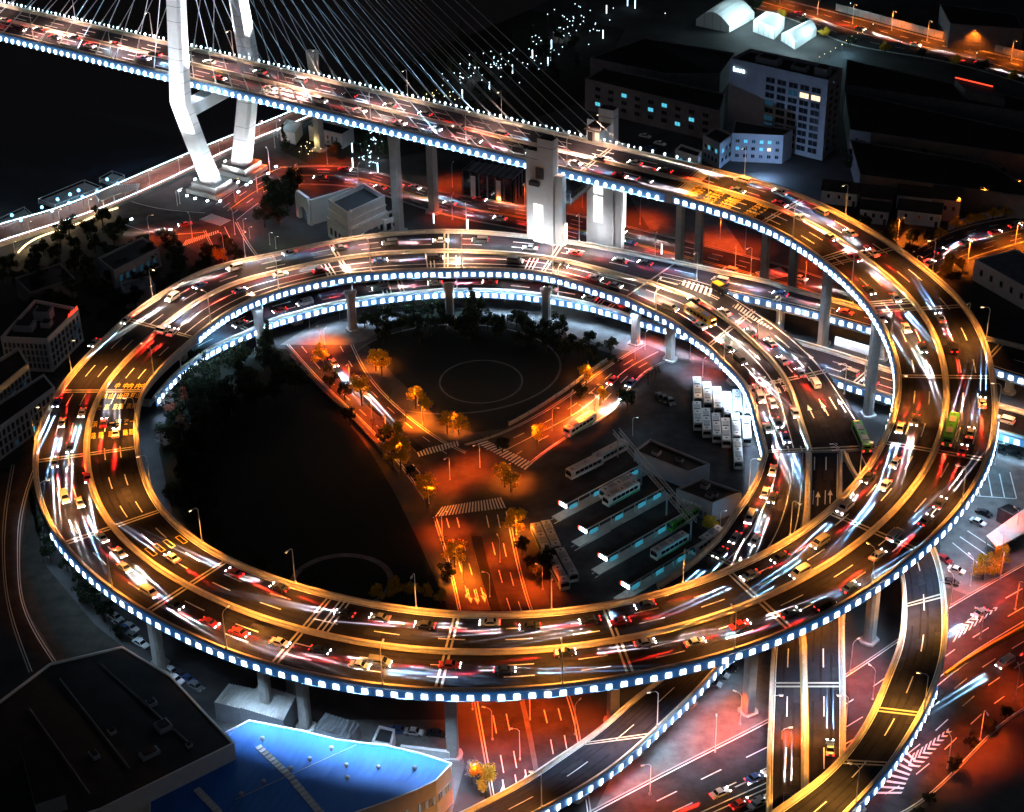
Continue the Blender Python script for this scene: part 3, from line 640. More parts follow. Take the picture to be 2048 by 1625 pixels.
mb = MB(); mb.obox(BD * 2.9 + BNV * -6.25 + ZUP * 42.3, BD * .7, BNV * .06, ZUP * 1.2, 0); mb.build('lit_doorway', 'window_warm', T2)
mb = MB(); mb.obox(BD * 1.5 + BNV * -3.4 + ZUP * 44.45, BD * 2.9, BNV * 3.6, ZUP * .15, 0); mb.build('canopy', 'steel_dark', T2)
pw0, pw1 = p1 + BD * 7 + BNV * 5, p2 + BD * 2
WK = empty('footbridge', (pw0 + pw1) / 2 , label='roofed walkway linking the two elevator towers below the bridge deck', cat='footbridge')
c = (pw1 - pw0) / 2; L = np.linalg.norm(c[:2]); t = nrm([c[0], c[1], 0]); sd = np.cross(ZUP, t)
for nm, z0, z1, w, m in (('walkway', 27.6, 28.3, 1.7, 'concrete'), ('parapet', 28.3, 29.4, 1.75, 'wall_white'), ('roof', 31.5, 31.9, 2.1, 'roof_dark')):
    mb = MB()
    if nm == 'parapet':
        for s in (-1, 1): mb.obox(sd * s * w + ZUP * (z0 + z1) / 2, t * L, sd * .1, ZUP * (z1 - z0) / 2, 0)
        for s in (-1, 1):
            for k in np.linspace(-L, L, 6): mb.obox(sd * s * w + t * k + ZUP * 30, t * .1, sd * .1, ZUP * 1.6, 0)
    else: mb.obox(ZUP * (z0 + z1) / 2, t * L, sd * w, ZUP * (z1 - z0) / 2, 0)
    mb.build(nm, m, WK)
for p, e in ((p1 + BD * -3 + BNV * -7 + ZUP * 11, 2600), (p1 + BD * 5 + BNV * -7 + ZUP * 11, 2600), (p1 + BD * 11 + BNV * 2, 2600), (p2 + BD * 1 + BNV * -6, 1800), (p2 + BD * 12 + BNV * 1, 1800)):
    l = light('POINT', 'tower_lamp', (.86, .92, 1.0), e, p + ZUP * 7, size=.4)  # added fill points to brighten the tower walls, no fixtures here
# portal beams at the first expansion joint
q = 2.0
mb = MB(); D_S1.cross(mb, 3.0, 3.2, 0, 0.045, .5, .5); mb.build('joint_plate', 'joint', V_S1)
# ------------------------------------------------------------------ road lettering and arrows
def glyph(ch):
    cu = bpy.data.curves.new('g', 'FONT'); cu.body = ch; cu.offset = .02; o = bpy.data.objects.new('g', cu); COL.objects.link(o)
    dg = bpy.context.evaluated_depsgraph_get(); ev = o.evaluated_get(dg); me = ev.to_mesh()
    v = np.array([q.co[:] for q in me.vertices]); f = [list(p.vertices) for p in me.polygons]
    ev.to_mesh_clear(); bpy.data.objects.remove(o); bpy.data.curves.remove(cu)
    v[:, 0] -= v[:, 0].min() + (v[:, 0].max() - v[:, 0].min()) / 2; v[:, 1] -= v[:, 1].min() + (v[:, 1].max() - v[:, 1].min()) / 2
    return v[:, :2], f
GL = {}
def lettering(parent, D, items, mat_='paint_yellow'):   # items: (char, station, u, length, width)
    mb = MB()
    for ch, q, u, ln, wd in items:
        if ch not in GL: GL[ch] = glyph(ch)
        v, f = GL[ch]; h = max(np.ptp(v[:, 1]), .15 if ch == '一' else .55); w = max(np.ptp(v[:, 0]), .5)
        if ch == '一': h = .8
        vs = [D.pt(q + y / h * ln, u, .045, x / w * wd) for x, y in v]; mb.add(vs, f, 0)
    return mb.build('road_lettering', mat_, parent)
rows = [D_S1.at_px(*p) for p in ((243, 791), (231, 812), (222, 834), (216, 854), (212, 876))]
cols = [(.56, ' 陆家浜路'), (.635, '中山东一路'), (.73, '中山东一路'), (.79, '内环高架路'), (.875, '内环高架路'), (.935, '中山南一路')]
it = []
for u, tx in cols:
    for k, ch in enumerate(tx):
        if ch != ' ': it.append((ch, rows[k], u, 3.3, 1.25))
lettering(V_S1, D_S1, it)
qa = [D_S1.at_px(*p) for p in ((1400, 385), (1440, 398), (1480, 412), (1520, 430))]
it = []
for u, tx in ((.55, '中山南路'), (.64, '内环高架'), (.72, '内环高架'), (.80, '陆家浜路'), (.88, '中山东路')):
    for k, ch in enumerate(tx): it.append((ch, qa[k], u, -4.6, -1.5))
lettering(V_S1, D_S1, it)
qa = [D_SM.at_px(*p) for p in ((1555, 745), (1560, 765), (1564, 782), (1566, 802))]
it = []
for u, tx in ((.57, '内环'), (.66, '中山'), (.75, '内环'), (.80, '中山'), (.88, '高架'), (.95, '南路')):
    for k, ch in enumerate(tx): it.append((ch, qa[k + 1], u, -3.4, -1.2))
lettering(V_SM, D_SM, it, 'paint_white')
qa = [D_BRIDGE.at_px(*p) for p in ((560, 190), (590, 198), (620, 205))]
it = [(ch, qa[k], u, -7, -2.0) for u, tx in ((.6, '内环线'), (.75, '南浦桥'), (.9, '中山路')) for k, ch in enumerate(tx)]
lettering(BR, D_BRIDGE, it, 'paint_white')
def arrow(mb, D, q, u, ln=6.0, turn=0, sg=1, w=.5):
    P = lambda a, b: D.pt(q + a * sg, u, .045, b * sg)
    mb.add([P(0, -w * .3), P(0, w * .3), P(ln * .62, w * .3), P(ln * .62, -w * .3)], [(0, 1, 2, 3)], 0)
    mb.add([P(ln * .6, -w * 1.3), P(ln * .6, w * 1.3), P(ln, 0)], [(0, 1, 2)], 0)
    if turn: mb.add([P(ln * .25, w * .3 * turn), P(ln * .55, w * 2.2 * turn), P(ln * .75, w * 2.2 * turn), P(ln * .4, w * .3 * turn)], [(0, 1, 2, 3)], 0)
def q_u(D, x, y):   # nearest station and u for a pixel on the deck
    q = D.at_px(x, y)
    for _ in range(6):
        L, R = D.ed(q); p = at(x, y, float((L[0][2] + R[0][2]) / 2)); d = R[0] - L[0]; u = float(np.dot(p - L[0], d) / np.dot(d, d))
        q = min(max(q + float(np.dot(p - D.pt(q, u), D.tan(q))), 0), D.len)
    return q, u
mb = MB()
for x, y, sg, t in ((1585, 745, -1, 0), (1608, 735, -1, 0), (1640, 735, -1, 0), (1628, 837, -1, 0), (1657, 832, -1, 0), (1692, 825, -1, 0), (1498, 700, 1, 0), (1545, 893, 1, 0), (1575, 893, 1, 0), (1601, 893, 1, 0)):
    q, u = q_u(D_SM, x, y); arrow(mb, D_SM, q, u, 6.5, t, sg)
mb.build('arrow_marking', 'paint_white', V_SM)
mb = MB()
for x, y in ((1635, 1012), (1660, 1008)):
    q, u = q_u(D_E, x, y); arrow(mb, D_E, q, u, 6, 0, -1)
mb.build('arrow_marking', 'paint_white', V_E)
mb = MB()     # yellow lozenge boxes painted on the lanes
for x, y in ((318, 1096), (338, 1088), (363, 1080), (302, 1104)):
    q, u = q_u(D_S1, x, y)
    for k in (-1, 1):
        mb.add([D_S1.pt(q - 2, u, .045, k * .55 - .12), D_S1.pt(q - 2, u, .045, k * .55 + .12), D_S1.pt(q + 2, u, .045, k * .55 + .12), D_S1.pt(q + 2, u, .045, k * .55 - .12)], [(0, 1, 2, 3)], 0)
        mb.add([D_S1.pt(q + k * 2 - .15, u, .046, -.6), D_S1.pt(q + k * 2 - .15, u, .046, .6), D_S1.pt(q + k * 2 + .15, u, .046, .6), D_S1.pt(q + k * 2 + .15, u, .046, -.6)], [(0, 1, 2, 3)], 0)
mb.build('box_marking', 'paint_yellow', V_S1)
# ------------------------------------------------------------------ lamp posts on the decks
def post_meshes():
    mb = MB(); mb.tube([(0, 0, 0), (0, 0, 9.2)], [.13, .08], 6, 0); mb.box((0, 0, 0), .4, .4, .5); pole = mb.mesh('pole', ['steel_white'])
    mb = MB(); mb.tube([(0, 0, 9.1), (.5, 0, 9.75), (1.7, 0, 9.9)], [.07, .06, .05], 6, 0); arm = mb.mesh('arm', ['steel_white'])
    mb = MB(); mb.obox((2.05, 0, 9.9), (.5, 0, .02), (0, .17, 0), (0, 0, .08), 0); head = mb.mesh('lamp_head', ['steel_white'])
    def glow(m):
        g = MB(); g.obox((2.05, 0, 9.79), (.4, 0, 0), (0, .13, 0), (0, 0, .03), 0); return g.mesh('lamp_glass', [m])
    return pole, arm, head, {k: glow(k) for k in ('lamp_warm', 'lamp_orange', 'lamp_white')}
POLE, ARM, HEAD, GLASS = post_meshes()
PH = {}
def lamp_post(loc, rz, label, group, col=(1, .5, .15), power=2200, glass='lamp_warm', kind='AREA', spread=112, on=True, name='street_lamp', scale=1.0):
    r = empty(name, loc, rz, label=label, cat='street lamp', group=group)
    if scale != 1.0: r.scale = (scale,) * 3
    child('pole', POLE, r); child('arm', ARM, r); h = child('lamp_head', HEAD, r); child('lamp_glass', GLASS[glass], h)
    if on:
        k = ('post', col, power, kind, spread)
        if k not in LIGHTS:
            l = bpy.data.lights.new('lamp_light', kind); l.color = col; l.energy = power
            if kind == 'AREA': l.shape = 'DISK'; l.size = .6; l.spread = math.radians(spread)
            else:
                l.shadow_soft_size = .35
                if kind == 'SPOT': l.spot_size = math.radians(spread); l.spot_blend = .75
            LIGHTS[k] = l
        o = bpy.data.objects.new('lamp_light', LIGHTS[k]); COL.objects.link(o); o.parent = r; o.location = (2.05, 0, 9.7)
        if kind == 'AREA': o.rotation_euler = (0, -.44, 0)
    return r
def deck_posts(D, a, b, step, sides, where, col, power, off=-.05, **kw):
    q = a; k = 0
    while q < b:
        for sd in sides:
            if sd == 'X': sd_ = 'L' if k % 2 else 'R'
            else: sd_ = sd
            u = 0.0 if sd_ == 'L' else 1.0; p = D.pt(q, u, .9, (-off if sd_ == 'L' else off) - 0); s = D.side(q) * (1 if sd_ == 'L' else -1)
            lamp_post(p, math.atan2(s[1], s[0]), 'white lamp post on the %s edge of %s' % (('outer' if sd_ == 'L' else 'inner') if where.endswith('coil') else ('far' if sd_ == 'L' else 'near'), where), 'lamp posts on the raised roads', col, power, **kw)
        q += step; k += 1
GOLD = (1.0, .345, .05)
deck_posts(D_S1, 14, D_S1.len - 10, 33.5, 'LR', 'the upper coil', GOLD, 4300)
deck_posts(D_S2, 12, D_S2.len, 32, 'LR', 'the second coil', (1.0, .56, .32), 3600)
deck_posts(D_SM, 12, D_SM.len, 33, 'LR', 'the second coil', (1.0, .5, .2), 3300)
deck_posts(D_B0, 20, D_B0.len - 20, 33, 'L', 'the inner coil', GOLD, 4500)
deck_posts(D_BRIDGE, D_BRIDGE.at_px(-40, 60), D_BRIDGE.len, 36, 'LR', 'the bridge', (1.0, .58, .42), 3600)
deck_posts(D_A, 22, D_A.len, 34, 'L', 'the right ramp', GOLD, 4800)
deck_posts(D_B, 18, D_B.len, 34, 'R', 'the lowest ramp', (1.0, .5, .25), 4600)
deck_posts(D_E, 70, D_E.len, 33, 'LR', 'the twin ramp', GOLD, 2300)
deck_posts(D_D, 40, D_D.len, 32, 'R', 'the golden ramp', (1.0, .42, .06), 4800)
deck_posts(D_C, 18, D_C.len, 33, 'R', 'the blue-roof ramp', GOLD, 3200)
# ------------------------------------------------------------------ ground, water, roads
def sheet(name, px, m, z, **kw):
    mb = MB(); mb.poly([at(x, y, 0) * [1, 1, 0] + [0, 0, z] for x, y in px], 0); return mb.build(name, m, None, kind='structure', **kw)
def wsheet(name, pts, m, z):
    mb = MB(); mb.poly([(x, y, z) for x, y in pts], 0); return mb.build(name, m, None, kind='structure')
wsheet('ground', [(-1500, 60), (1500, 60), (2200, 3200), (-2200, 3200)], 'ground', 0.0)
shore = [at(x, y, 0) for x, y in ((-260, 560), (-120, 505), (0, 452), (80, 425), (160, 398), (240, 366), (345, 324), (421, 293), (520, 256), (620, 215), (700, 178), (800, 128), (880, 92), (960, 62), (1060, 20), (1180, -40), (1330, -140))]
wsheet('river', [(p[0], p[1]) for p in shore] + [(900, 3200), (-2200, 3200), (-2200, 700), (-700, 500)], 'water', 0.03)
# parks and lawns
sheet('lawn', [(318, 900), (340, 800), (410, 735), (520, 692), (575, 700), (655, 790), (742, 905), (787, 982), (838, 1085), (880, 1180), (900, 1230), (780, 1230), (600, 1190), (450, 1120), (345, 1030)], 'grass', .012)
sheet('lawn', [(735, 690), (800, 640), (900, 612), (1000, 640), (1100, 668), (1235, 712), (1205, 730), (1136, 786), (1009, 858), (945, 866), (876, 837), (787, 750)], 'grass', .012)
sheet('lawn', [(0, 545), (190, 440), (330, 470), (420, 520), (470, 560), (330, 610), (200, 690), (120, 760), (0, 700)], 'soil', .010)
sheet('lawn', [(0, 940), (40, 930), (70, 1000), (90, 1130), (190, 1250), (290, 1330), (120, 1330), (46, 1206), (38, 1127), (60, 960)], 'soil', .010)
sheet('lawn', [(880, 300), (760, 320), (620, 330), (560, 300), (640, 230), (760, 150), (900, 90), (1060, 20), (1250, 60), (1180, 200)], 'soil', .010)
sheet('paving', [(1064, 931), (1218, 825), (1290, 748), (1330, 715), (1420, 730), (1520, 790), (1540, 920), (1500, 1020), (1430, 1100), (1330, 1190), (1180, 1225), (1110, 1225), (1020, 1023)], 'asphalt', .014)
sheet('paving', [(1880, 940), (1930, 890), (2060, 905), (2060, 1120), (1960, 1200), (1880, 1170)], 'pavement', .013)
sheet('paving', [(560, 690), (640, 640), (760, 606), (900, 590), (1060, 598), (1200, 630), (1330, 680), (1420, 725), (1330, 712), (1240, 700), (1100, 660), (1000, 632), (900, 604), (800, 630), (735, 680), (700, 690)], 'pavement', .011)
sheet('paving', [(690, 1440), (900, 1440), (930, 1530), (900, 1640), (640, 1500)], 'pavement', .012)
sheet('paving', [(1350, 300), (1250, 380), (1300, 460), (1500, 520), (1420, 400)], 'pavement', .009)
sheet('paving', [(1400, 1300), (1545, 1290), (1540, 1440), (1300, 1590), (1180, 1640), (1250, 1500)], 'pavement', .009)
ROADS = {}
def road(name, L, R, z=.03, lanes=(), solid=(), kerb=True, edge=True, dash=(4.0, 6.0), w=.22, yellow=()):
    D = px_deck(L, R, [z] * len(L), 2.5); mb = MB(); q = D.s
    mb.strip(D.pt(q, 1.0), D.pt(q, 0.0), 0)
    for u in lanes: dashes(D, mb, 1, D.len - 1, u, 1, dash[0], dash[1], w)
    for u in solid: urib(D, mb, 1, D.len - 1, u, w, 1, .01)
    for u in yellow: urib(D, mb, 1, D.len - 1, u, w * 1.2, 2, .01)
    if edge: urib(D, mb, 0, D.len, 0.0, w, 1, .01, off=.5); urib(D, mb, 0, D.len, 1.0, w, 1, .01, off=-.5)
    if kerb:
        D.extrude(mb, [(-.3, -.03), (-.3, .12), (0, .12), (0, -.03)], 0, D.len, 0.0, 3); D.extrude(mb, [(-.3, -.03), (-.3, .12), (0, .12), (0, -.03)], 0, D.len, 1.0, 3, flip=-1)
    mb.build(name, ['asphalt', 'paint_white', 'paint_yellow', 'concrete'], kind='structure'); return D
R_MAIN = road('road', [(560, 335), (700, 335), (820, 366), (880, 383), (1071, 416), (1237, 449), (1403, 490), (1560, 530), (1720, 580), (1900, 640)],
              [(590, 370), (690, 373), (800, 402), (879, 427), (1071, 466), (1200, 503), (1345, 540), (1520, 588), (1680, 640), (1860, 702)], lanes=(.2, .35, .65, .8), yellow=(.48, .52))
R_W = road('road', [(430, 408), (520, 352), (560, 335)], [(474, 442), (550, 388), (592, 368)], lanes=(.3, .7), yellow=(.5,), kerb=False, z=.026)
R_S = road('road', [(408, 462), (432, 505), (475, 552), (540, 620)], [(474, 445), (500, 492), (540, 540), (600, 600)], solid=(.6,), z=.027)
R_NW = road('road', [(240, 395), (330, 418), (410, 425)], [(235, 445), (330, 470), (408, 466)], z=.028, kerb=False)
sheet('road', [(400, 422), (432, 406), (478, 440), (470, 452), (408, 468)], 'asphalt', .031)
R_R = road('road', [(1700, 600), (1800, 520), (1909, 462), (2048, 431), (2220, 392)], [(1740, 655), (1820, 590), (1884, 541), (2048, 484), (2230, 440)], lanes=(.17, .34, .67, .84), yellow=(.5,), z=.034)
R_T = road('road', [(1440, -40), (1540, -8), (1640, 18), (1740, 44), (1860, 76), (2048, 122), (2220, 165)], [(1400, -16), (1500, 14), (1600, 46), (1690, 86), (1861, 118), (2048, 168), (2220, 215)], lanes=(.25, .75), solid=(.5,))
R_BIG = road('road', [(1180, 1625), (1420, 1500), (1560, 1428), (1700, 1345), (1896, 1215), (2048, 1128), (2180, 1052)], [(1400, 1770), (1640, 1690), (1740, 1655), (1835, 1610), (1990, 1462), (2062, 1410), (2190, 1325)], lanes=(.18, .32, .56, .7, .84), solid=(.42, .46), dash=(5, 6), w=.3)
R_BOT = road('road', [(868, 1035), (907, 1170), (951, 1408), (985, 1600), (1000, 1690)], [(1016, 1023), (1062, 1216), (1140, 1400), (1166, 1525), (1185, 1660)], lanes=(.16, .3, .7, .85), z=.033, dash=(5, 6), w=.26)
R_AV = road('road', [(575, 690), (655, 778), (742, 862), (800, 930), (850, 1000)], [(705, 690), (750, 768), (838, 850), (892, 886), (932, 905)], lanes=(.2, .8), z=.032)
R_NE = road('road', [(930, 890), (1009, 864), (1136, 792), (1208, 738), (1290, 688)], [(1055, 932), (1129, 878), (1218, 827), (1286, 750), (1352, 715)], lanes=(.3, .7), solid=(.5,), z=.035)
sheet('road', [(838, 975), (822, 935), (870, 900), (930, 885), (955, 868), (1064, 931), (1020, 1030), (866, 1042)], 'asphalt', .038)
R_L = road('road', [(25, 930), (8, 1040), (6, 1110), (14, 1200), (60, 1345)], [(75, 925), (42, 1040), (38, 1120), (47, 1206), (116, 1332)], z=.02)
def median_strip(D, a, b, u0, u1, m='grass', z=.16):
    mb = MB(); q = D.stations(a, b); lines = [D.pt(q, u0, -.02), D.pt(q, u0, z), D.pt(q, u1, z), D.pt(q, u1, -.02)]
    mb.strip(lines[1], lines[0], 1); mb.strip(lines[2], lines[1], 0); mb.strip(lines[3], lines[2], 1)
    return mb.build('median', [m, 'concrete'], kind='structure')
median_strip(R_AV, 6, R_AV.len - 14, .42, .58); median_strip(R_BOT, 10, R_BOT.at_px(985, 1230), .42, .57); median_strip(R_BOT, R_BOT.at_px(1050, 1390), R_BOT.len, .47, .52, 'pavement')
def zebra(L, R, n, z=.05, w=.5):
    mb = MB(); A = smooth_line([at(*p, z) for p in L], n=2 * n); B = smooth_line([at(*p, z) for p in R], n=2 * n)
    for i in range(0, 2 * n - 1, 2): mb.add([A[i], A[i + 1], B[i + 1], B[i]], [(0, 1, 2, 3)], 0)
    return mb.build('zebra_crossing', 'paint_white', kind='structure')
zebra([(832, 902), (915, 882)], [(838, 914), (918, 892)], 14); zebra([(955, 888), (1050, 940)], [(975, 882), (1066, 926)], 16); zebra([(870, 1034), (1012, 1016)], [(884, 1014), (1002, 995)], 22)
zebra([(363, 494), (438, 466)], [(372, 481), (436, 461)], 16); zebra([(398, 440), (440, 452)], [(424, 428), (462, 441)], 12); zebra([(1510, 545), (1525, 562)], [(1560, 535), (1580, 552)], 8)
mb = MB()      # arrows on the avenue and the red road
for D, lst in ((R_BOT, [(935, 1178, 1, -1), (948, 1180, 1, 0), (962, 1176, 1, 1), (1005, 1560, 1, -1), (1030, 1550, 1, 0), (1050, 1540, 1, -1)]), (R_BIG, [(1500, 1560, 1, 0), (1470, 1575, 1, 0), (1540, 1540, 1, 0)])):
    for x, y, sg, t in lst:
        q, u = q_u(D, x, y); arrow(mb, D, q, u, 6.0, t, sg, .55)
for i in range(9):      # chevrons on the big road
    f = i / 9.0; a, b = at(1898 + 98 * f, 1262 - 50 * f, .045), at(1905 + 94 * f, 1285 - 70 * f, .045); m = (a + b) / 2 + nrm(at(2000, 1212, 0) - at(1900, 1275, 0)) * (2.6 - 2 * f); t = nrm(at(2000, 1212, 0) - at(1900, 1275, 0)) * .75
    mb.add([a, m, m + t, a + t], [(0, 1, 2, 3)], 0); mb.add([m, b, b + t, m + t], [(0, 1, 2, 3)], 0)
    f = i / 9.0; a, b = at(1826 + 76 * f, 1508 - 54 * f, .045), at(1838 + 70 * f, 1535 - 78 * f, .045); m = (a + b) / 2 - nrm(at(1905, 1455, 0) - at(1826, 1508, 0)) * (2.6 - 2 * f); t = nrm(at(1905, 1455, 0) - at(1826, 1508, 0)) * .75
    mb.add([a, m, m + t, a + t], [(0, 1, 2, 3)], 0); mb.add([m, b, b + t, m + t], [(0, 1, 2, 3)], 0)
for i in range(8):
    a, b = at(1752 + 8 * i, 1588 - 12 * i, .045), at(1802 + 4 * i, 1588 - 9 * i, .045); t = nrm(at(1826, 1508, 0) - at(1752, 1600, 0)) * .7; mb.add([a, b, b + t, a + t], [(0, 1, 2, 3)], 0)
for i in range(10):     # bays and guide lines of the depot and the blue parking lot
    pass
for a, b in (((1975, 945), (1984, 993)), ((1999, 948), (2009, 995)), ((2020, 945), (2033, 997)), ((1952, 960), (1960, 992)), ((1950, 992), (2033, 998)), ((1920, 1074), (1990, 1122)), ((1905, 1086), (1972, 1140)), ((1935, 1062), (2000, 1105))):
    p, q = at(*a, .03), at(*b, .03); n_ = np.cross(ZUP, nrm(q - p)) * .14; mb.add([p - n_, p + n_, q + n_, q - n_], [(0, 1, 2, 3)], 0)
for k in range(5):
    for a, b in (((1108 + 41 * k, 1048 + 54 * k), (1180 + 41 * k, 1010 + 52 * k)), ((1102 + 41 * k, 1040 + 54 * k), (1160 + 41 * k, 1008 + 52 * k))):
        p, q = at(*a, .03), at(*b, .03); n_ = np.cross(ZUP, nrm(q - p)) * .1; mb.add([p - n_, p + n_, q + n_, q - n_], [(0, 1, 2, 3)], 0)
mb.build('road_marking', 'paint_white', kind='structure')
# garden paths on the lawn
def ring_path(c, rx, ry, w, name='path'):
    mb = MB(); o = at(*c, .03); A = [o + [rx * math.cos(t), ry * math.sin(t), 0] for t in np.linspace(0, 2 * PI, 65)]; B = [o + [(rx - w) * math.cos(t), (ry - w) * math.sin(t), 0] for t in np.linspace(0, 2 * PI, 65)]
    mb.strip(B, A, 0); mb.build(name, 'pavement', kind='structure')
ring_path((962, 763), 12.2, 12.2, .5); ring_path((905, 735), 32, 26, .6); ring_path((683, 1165), 13, 12, 1.6)
# promenade on the river bank, with lit balustrades
PR = px_deck([(-160, 512), (0, 452), (109, 421), (239, 369), (376, 310), (469, 272), (575, 229), (690, 176)], [(-150, 545), (0, 488), (150, 440), (270, 393), (380, 342), (465, 301), (560, 262), (650, 222)], [1.2] * 8)
mb = MB(); mb.strip(PR.pt(PR.s, 1.0), PR.pt(PR.s, 0.0), 0); mb.strip(PR.pt(PR.s, 0.0), PR.pt(PR.s, 0.0, -2.5), 1); mb.strip(PR.pt(PR.s, 1.0, -1.2), PR.pt(PR.s, 1.0), 1)
mb.build('promenade', ['brick_red', 'concrete'], kind='structure')
for u, nm, lb, off in ((0.0, 'river side', 'white lit balustrade along the river edge of the promenade', .4), (1.0, 'land side', 'white lit balustrade along the road edge of the promenade', -.4)):
    r = empty('balustrade', PR.pt(PR.len / 2, u), label=lb, cat='balustrade'); c0 = np.array(r.location)
    mb = MB(); q = np.arange(2, PR.len - 2, 2.2)
    for p in PR.pt(q, u, 0, off): mb.box(p - c0, .18, .18, 1.1)
    mb.build('post', 'concrete', r, kind='stuff')
    mb = MB(); qq = PR.s; A = PR.pt(qq, u, 1.1, off - .12) - c0; B = PR.pt(qq, u, 1.1, off + .12) - c0; mb.strip(B, A, 0); mb.strip(A, A - ZUP * .14, 0); mb.strip(B - ZUP * .14, B, 0); mb.build('handrail', 'steel_white', r)
    mb = MB(); A = PR.pt(qq, u, .88, off) - c0; mb.tube(list(A), .2, 4, 0); mb.build('light_line', 'led_round', r)
# ------------------------------------------------------------------ buildings
def building(name, label, roofpx, z, wall='wall_grey', roof='roof_dark', cat='building', group=None, parapet=.7, rails=True, z0=0.0):
    P = [at(x, y, z)[:2] for x, y in roofpx]; ar = sum(P[i][0] * P[(i + 1) % len(P)][1] - P[(i + 1) % len(P)][0] * P[i][1] for i in range(len(P)))
    c = sum(P) / len(P); root = empty(name, (c[0], c[1], 0), label=label, cat=cat, group=group)
    Q = [p - c for p in P]; order = Q if ar > 0 else Q[::-1]; n = len(order)
    mb = MB(); mb.prism(order, z0, z, 0, 1); mb.build('wall', [wall, roof], root)
    if parapet:
        mb = MB()
        for i in range(n):
            a, b = order[i], order[(i + 1) % n]; d = nrm(np.r_[b - a, 0]); nn = np.array([d[1], -d[0], 0]); L = np.linalg.norm(b - a) / 2
            mb.obox(np.r_[(a + b) / 2, z + parapet / 2] - nn * .17, d * (L - .01), nn * .2, ZUP * parapet / 2, 0)
        mb.build('parapet', wall, root)
    root['_z'] = z
    return root, Q
WM = {}
def windows(root, Q, i, j, z0, z1, nx, nz, x0=.06, x1=.94, wf=.62, hf=.6, lit=None, m='glass_dark', frame='wall_grey', name='window', cols=None):
    """A grid of windows on the wall between corners i and j; lit = {(col, row): material}."""
    a, b = np.r_[Q[i], 0], np.r_[Q[j], 0]; d = b - a; L = np.linalg.norm(d); d = d / L; nn = np.array([d[1], -d[0], 0])
    cen = sum(np.r_[q, 0] for q in Q) / len(Q)
    if np.dot((a + b) / 2 - cen, nn) < 0: nn = -nn
    cw, chh = L * (x1 - x0) / nx, (z1 - z0) / nz
    for c in range(nx):
        for r in range(nz):
            mm = (lit or {}).get((c, r), m); w, h = cw * wf, chh * hf; key = (round(w, 2), round(h, 2), mm, frame)
            if key not in WM:
                mb = MB(); mb.obox((0, -.02, 0), (w / 2, 0, 0), (0, .06, 0), (0, 0, h / 2), 0)
                for s in (-1, 1): mb.obox((0, -.05, s * h / 2), (w / 2 + .08, 0, 0), (0, .07, 0), (0, 0, .09), 1); mb.obox((s * w / 2, -.05, 0), (.08, 0, 0), (0, .07, 0), (0, 0, h / 2), 1)
                mb.obox((0, -.05, 0), (.04, 0, 0), (0, .05, 0), (0, 0, h / 2), 1)
                WM[key] = mb.mesh(name, [mm, frame])
            p = a + d * (L * x0 + cw * (c + .5)) + ZUP * (z0 + chh * (r + .5)); o = child(name, WM[key], root, p + nn * .03)
            o.rotation_euler = (0, 0, math.atan2(nn[1], nn[0]) + PI / 2)
def rooftop(root, Q, items, z):     # small plant boxes; items: (fx, fy, sx, sy, h) in the roof's bounding frame
    c = sum(Q) / len(Q); ex = Q[1] - Q[0]; ey = Q[-1] - Q[0]
    for fx, fy, sx, sy, h in items:
        p = Q[0] + ex * fx + ey * fy; mb = MB(); rz = math.atan2(ex[1], ex[0]); mb.box((p[0], p[1], z - .02), sx, sy, h, rz, 0); mb.box((p[0], p[1], z + h - .03), sx * .7, sy * .7, .35, rz, 1); mb.build('roof_unit', ['wall_grey', 'roof_dark'], root)
def text3d(root, tx, p, ax, az, h, m, name='sign', depth=.15):
    mb = MB(); x = 0.0; ax, az = nrm(ax), nrm(az); nn = np.cross(ax, az)
    for ch in tx:
        if ch == ' ': x += .5; continue
        if ch not in GL: GL[ch] = glyph(ch)
        v, f = GL[ch]; w = np.ptp(v[:, 0]); up = np.ptp(v[:, 1]); yo = (up - .52) / 2 if up > .6 and ch in 'hbdlk' else 0
        mb.add([p + ax * (x + w / 2 + a) * h + az * (b + yo) * h + nn * depth for a, b in v], f, 0); x += w + .12
    return mb.build(name, m, root)
# tall office block at the top right
h = hgt(1646, 322, 167)
o1, Q = building('office_tower', 'grey office tower with dark window grid and a glowing white rooftop sign', [(1460, 123), (1656, 167), (1684, 143), (1500, 104)], h, 'wall_grey', 'roof_dark', 'office building', parapet=1.2)
lit = {(2, 6): 'window_warm', (3, 6): 'window_warm', (4, 6): 'window_warm'}
windows(o1, Q, 0, 1, 1.5, h - 2.2, 5, 9, .37, .95, .8, .74, {**{(0, r): 'glass_blue' for r in (1, 2, 3, 5)}, (3, 7): 'window_warm', (4, 7): 'window_warm', (2, 7): 'glass_blue'}, 'glass_dark')
windows(o1, Q, 1, 2, 2, h - 3, 2, 9, .1, .9, .5, .6)
a, b = np.r_[Q[0], 0], np.r_[Q[1], 0]; text3d(o1, 'hosa', a + (b - a) * .045 + ZUP * (h - 2.6), b - a, ZUP, 2.2, 'sign_white', depth=.4)
rooftop(o1, Q, [(.3, .5, 9, 4, 2.2), (.62, .5, 6, 3, 1.6), (.85, .5, 5, 4, 3)], h)
ha = hgt(1567, 328, 275)
o2, Q = building('annex_building', 'low white annex with cyan lit windows in front of the office tower', [(1464, 270), (1567, 275), (1586, 262), (1470, 243)], ha, 'wall_grey', 'roof_dark', 'building')
windows(o2, Q, 0, 1, 1.0, ha - .8, 6, 3, .04, .97, .5, .5, {(1, 2): 'window_cyan', (3, 2): 'window_cyan', (4, 2): 'window_cyan', (0, 1): 'window_cyan', (3, 1): 'window_cyan', (4, 1): 'window_warm', (2, 2): 'glass_blue', (5, 2): 'glass_blue'})
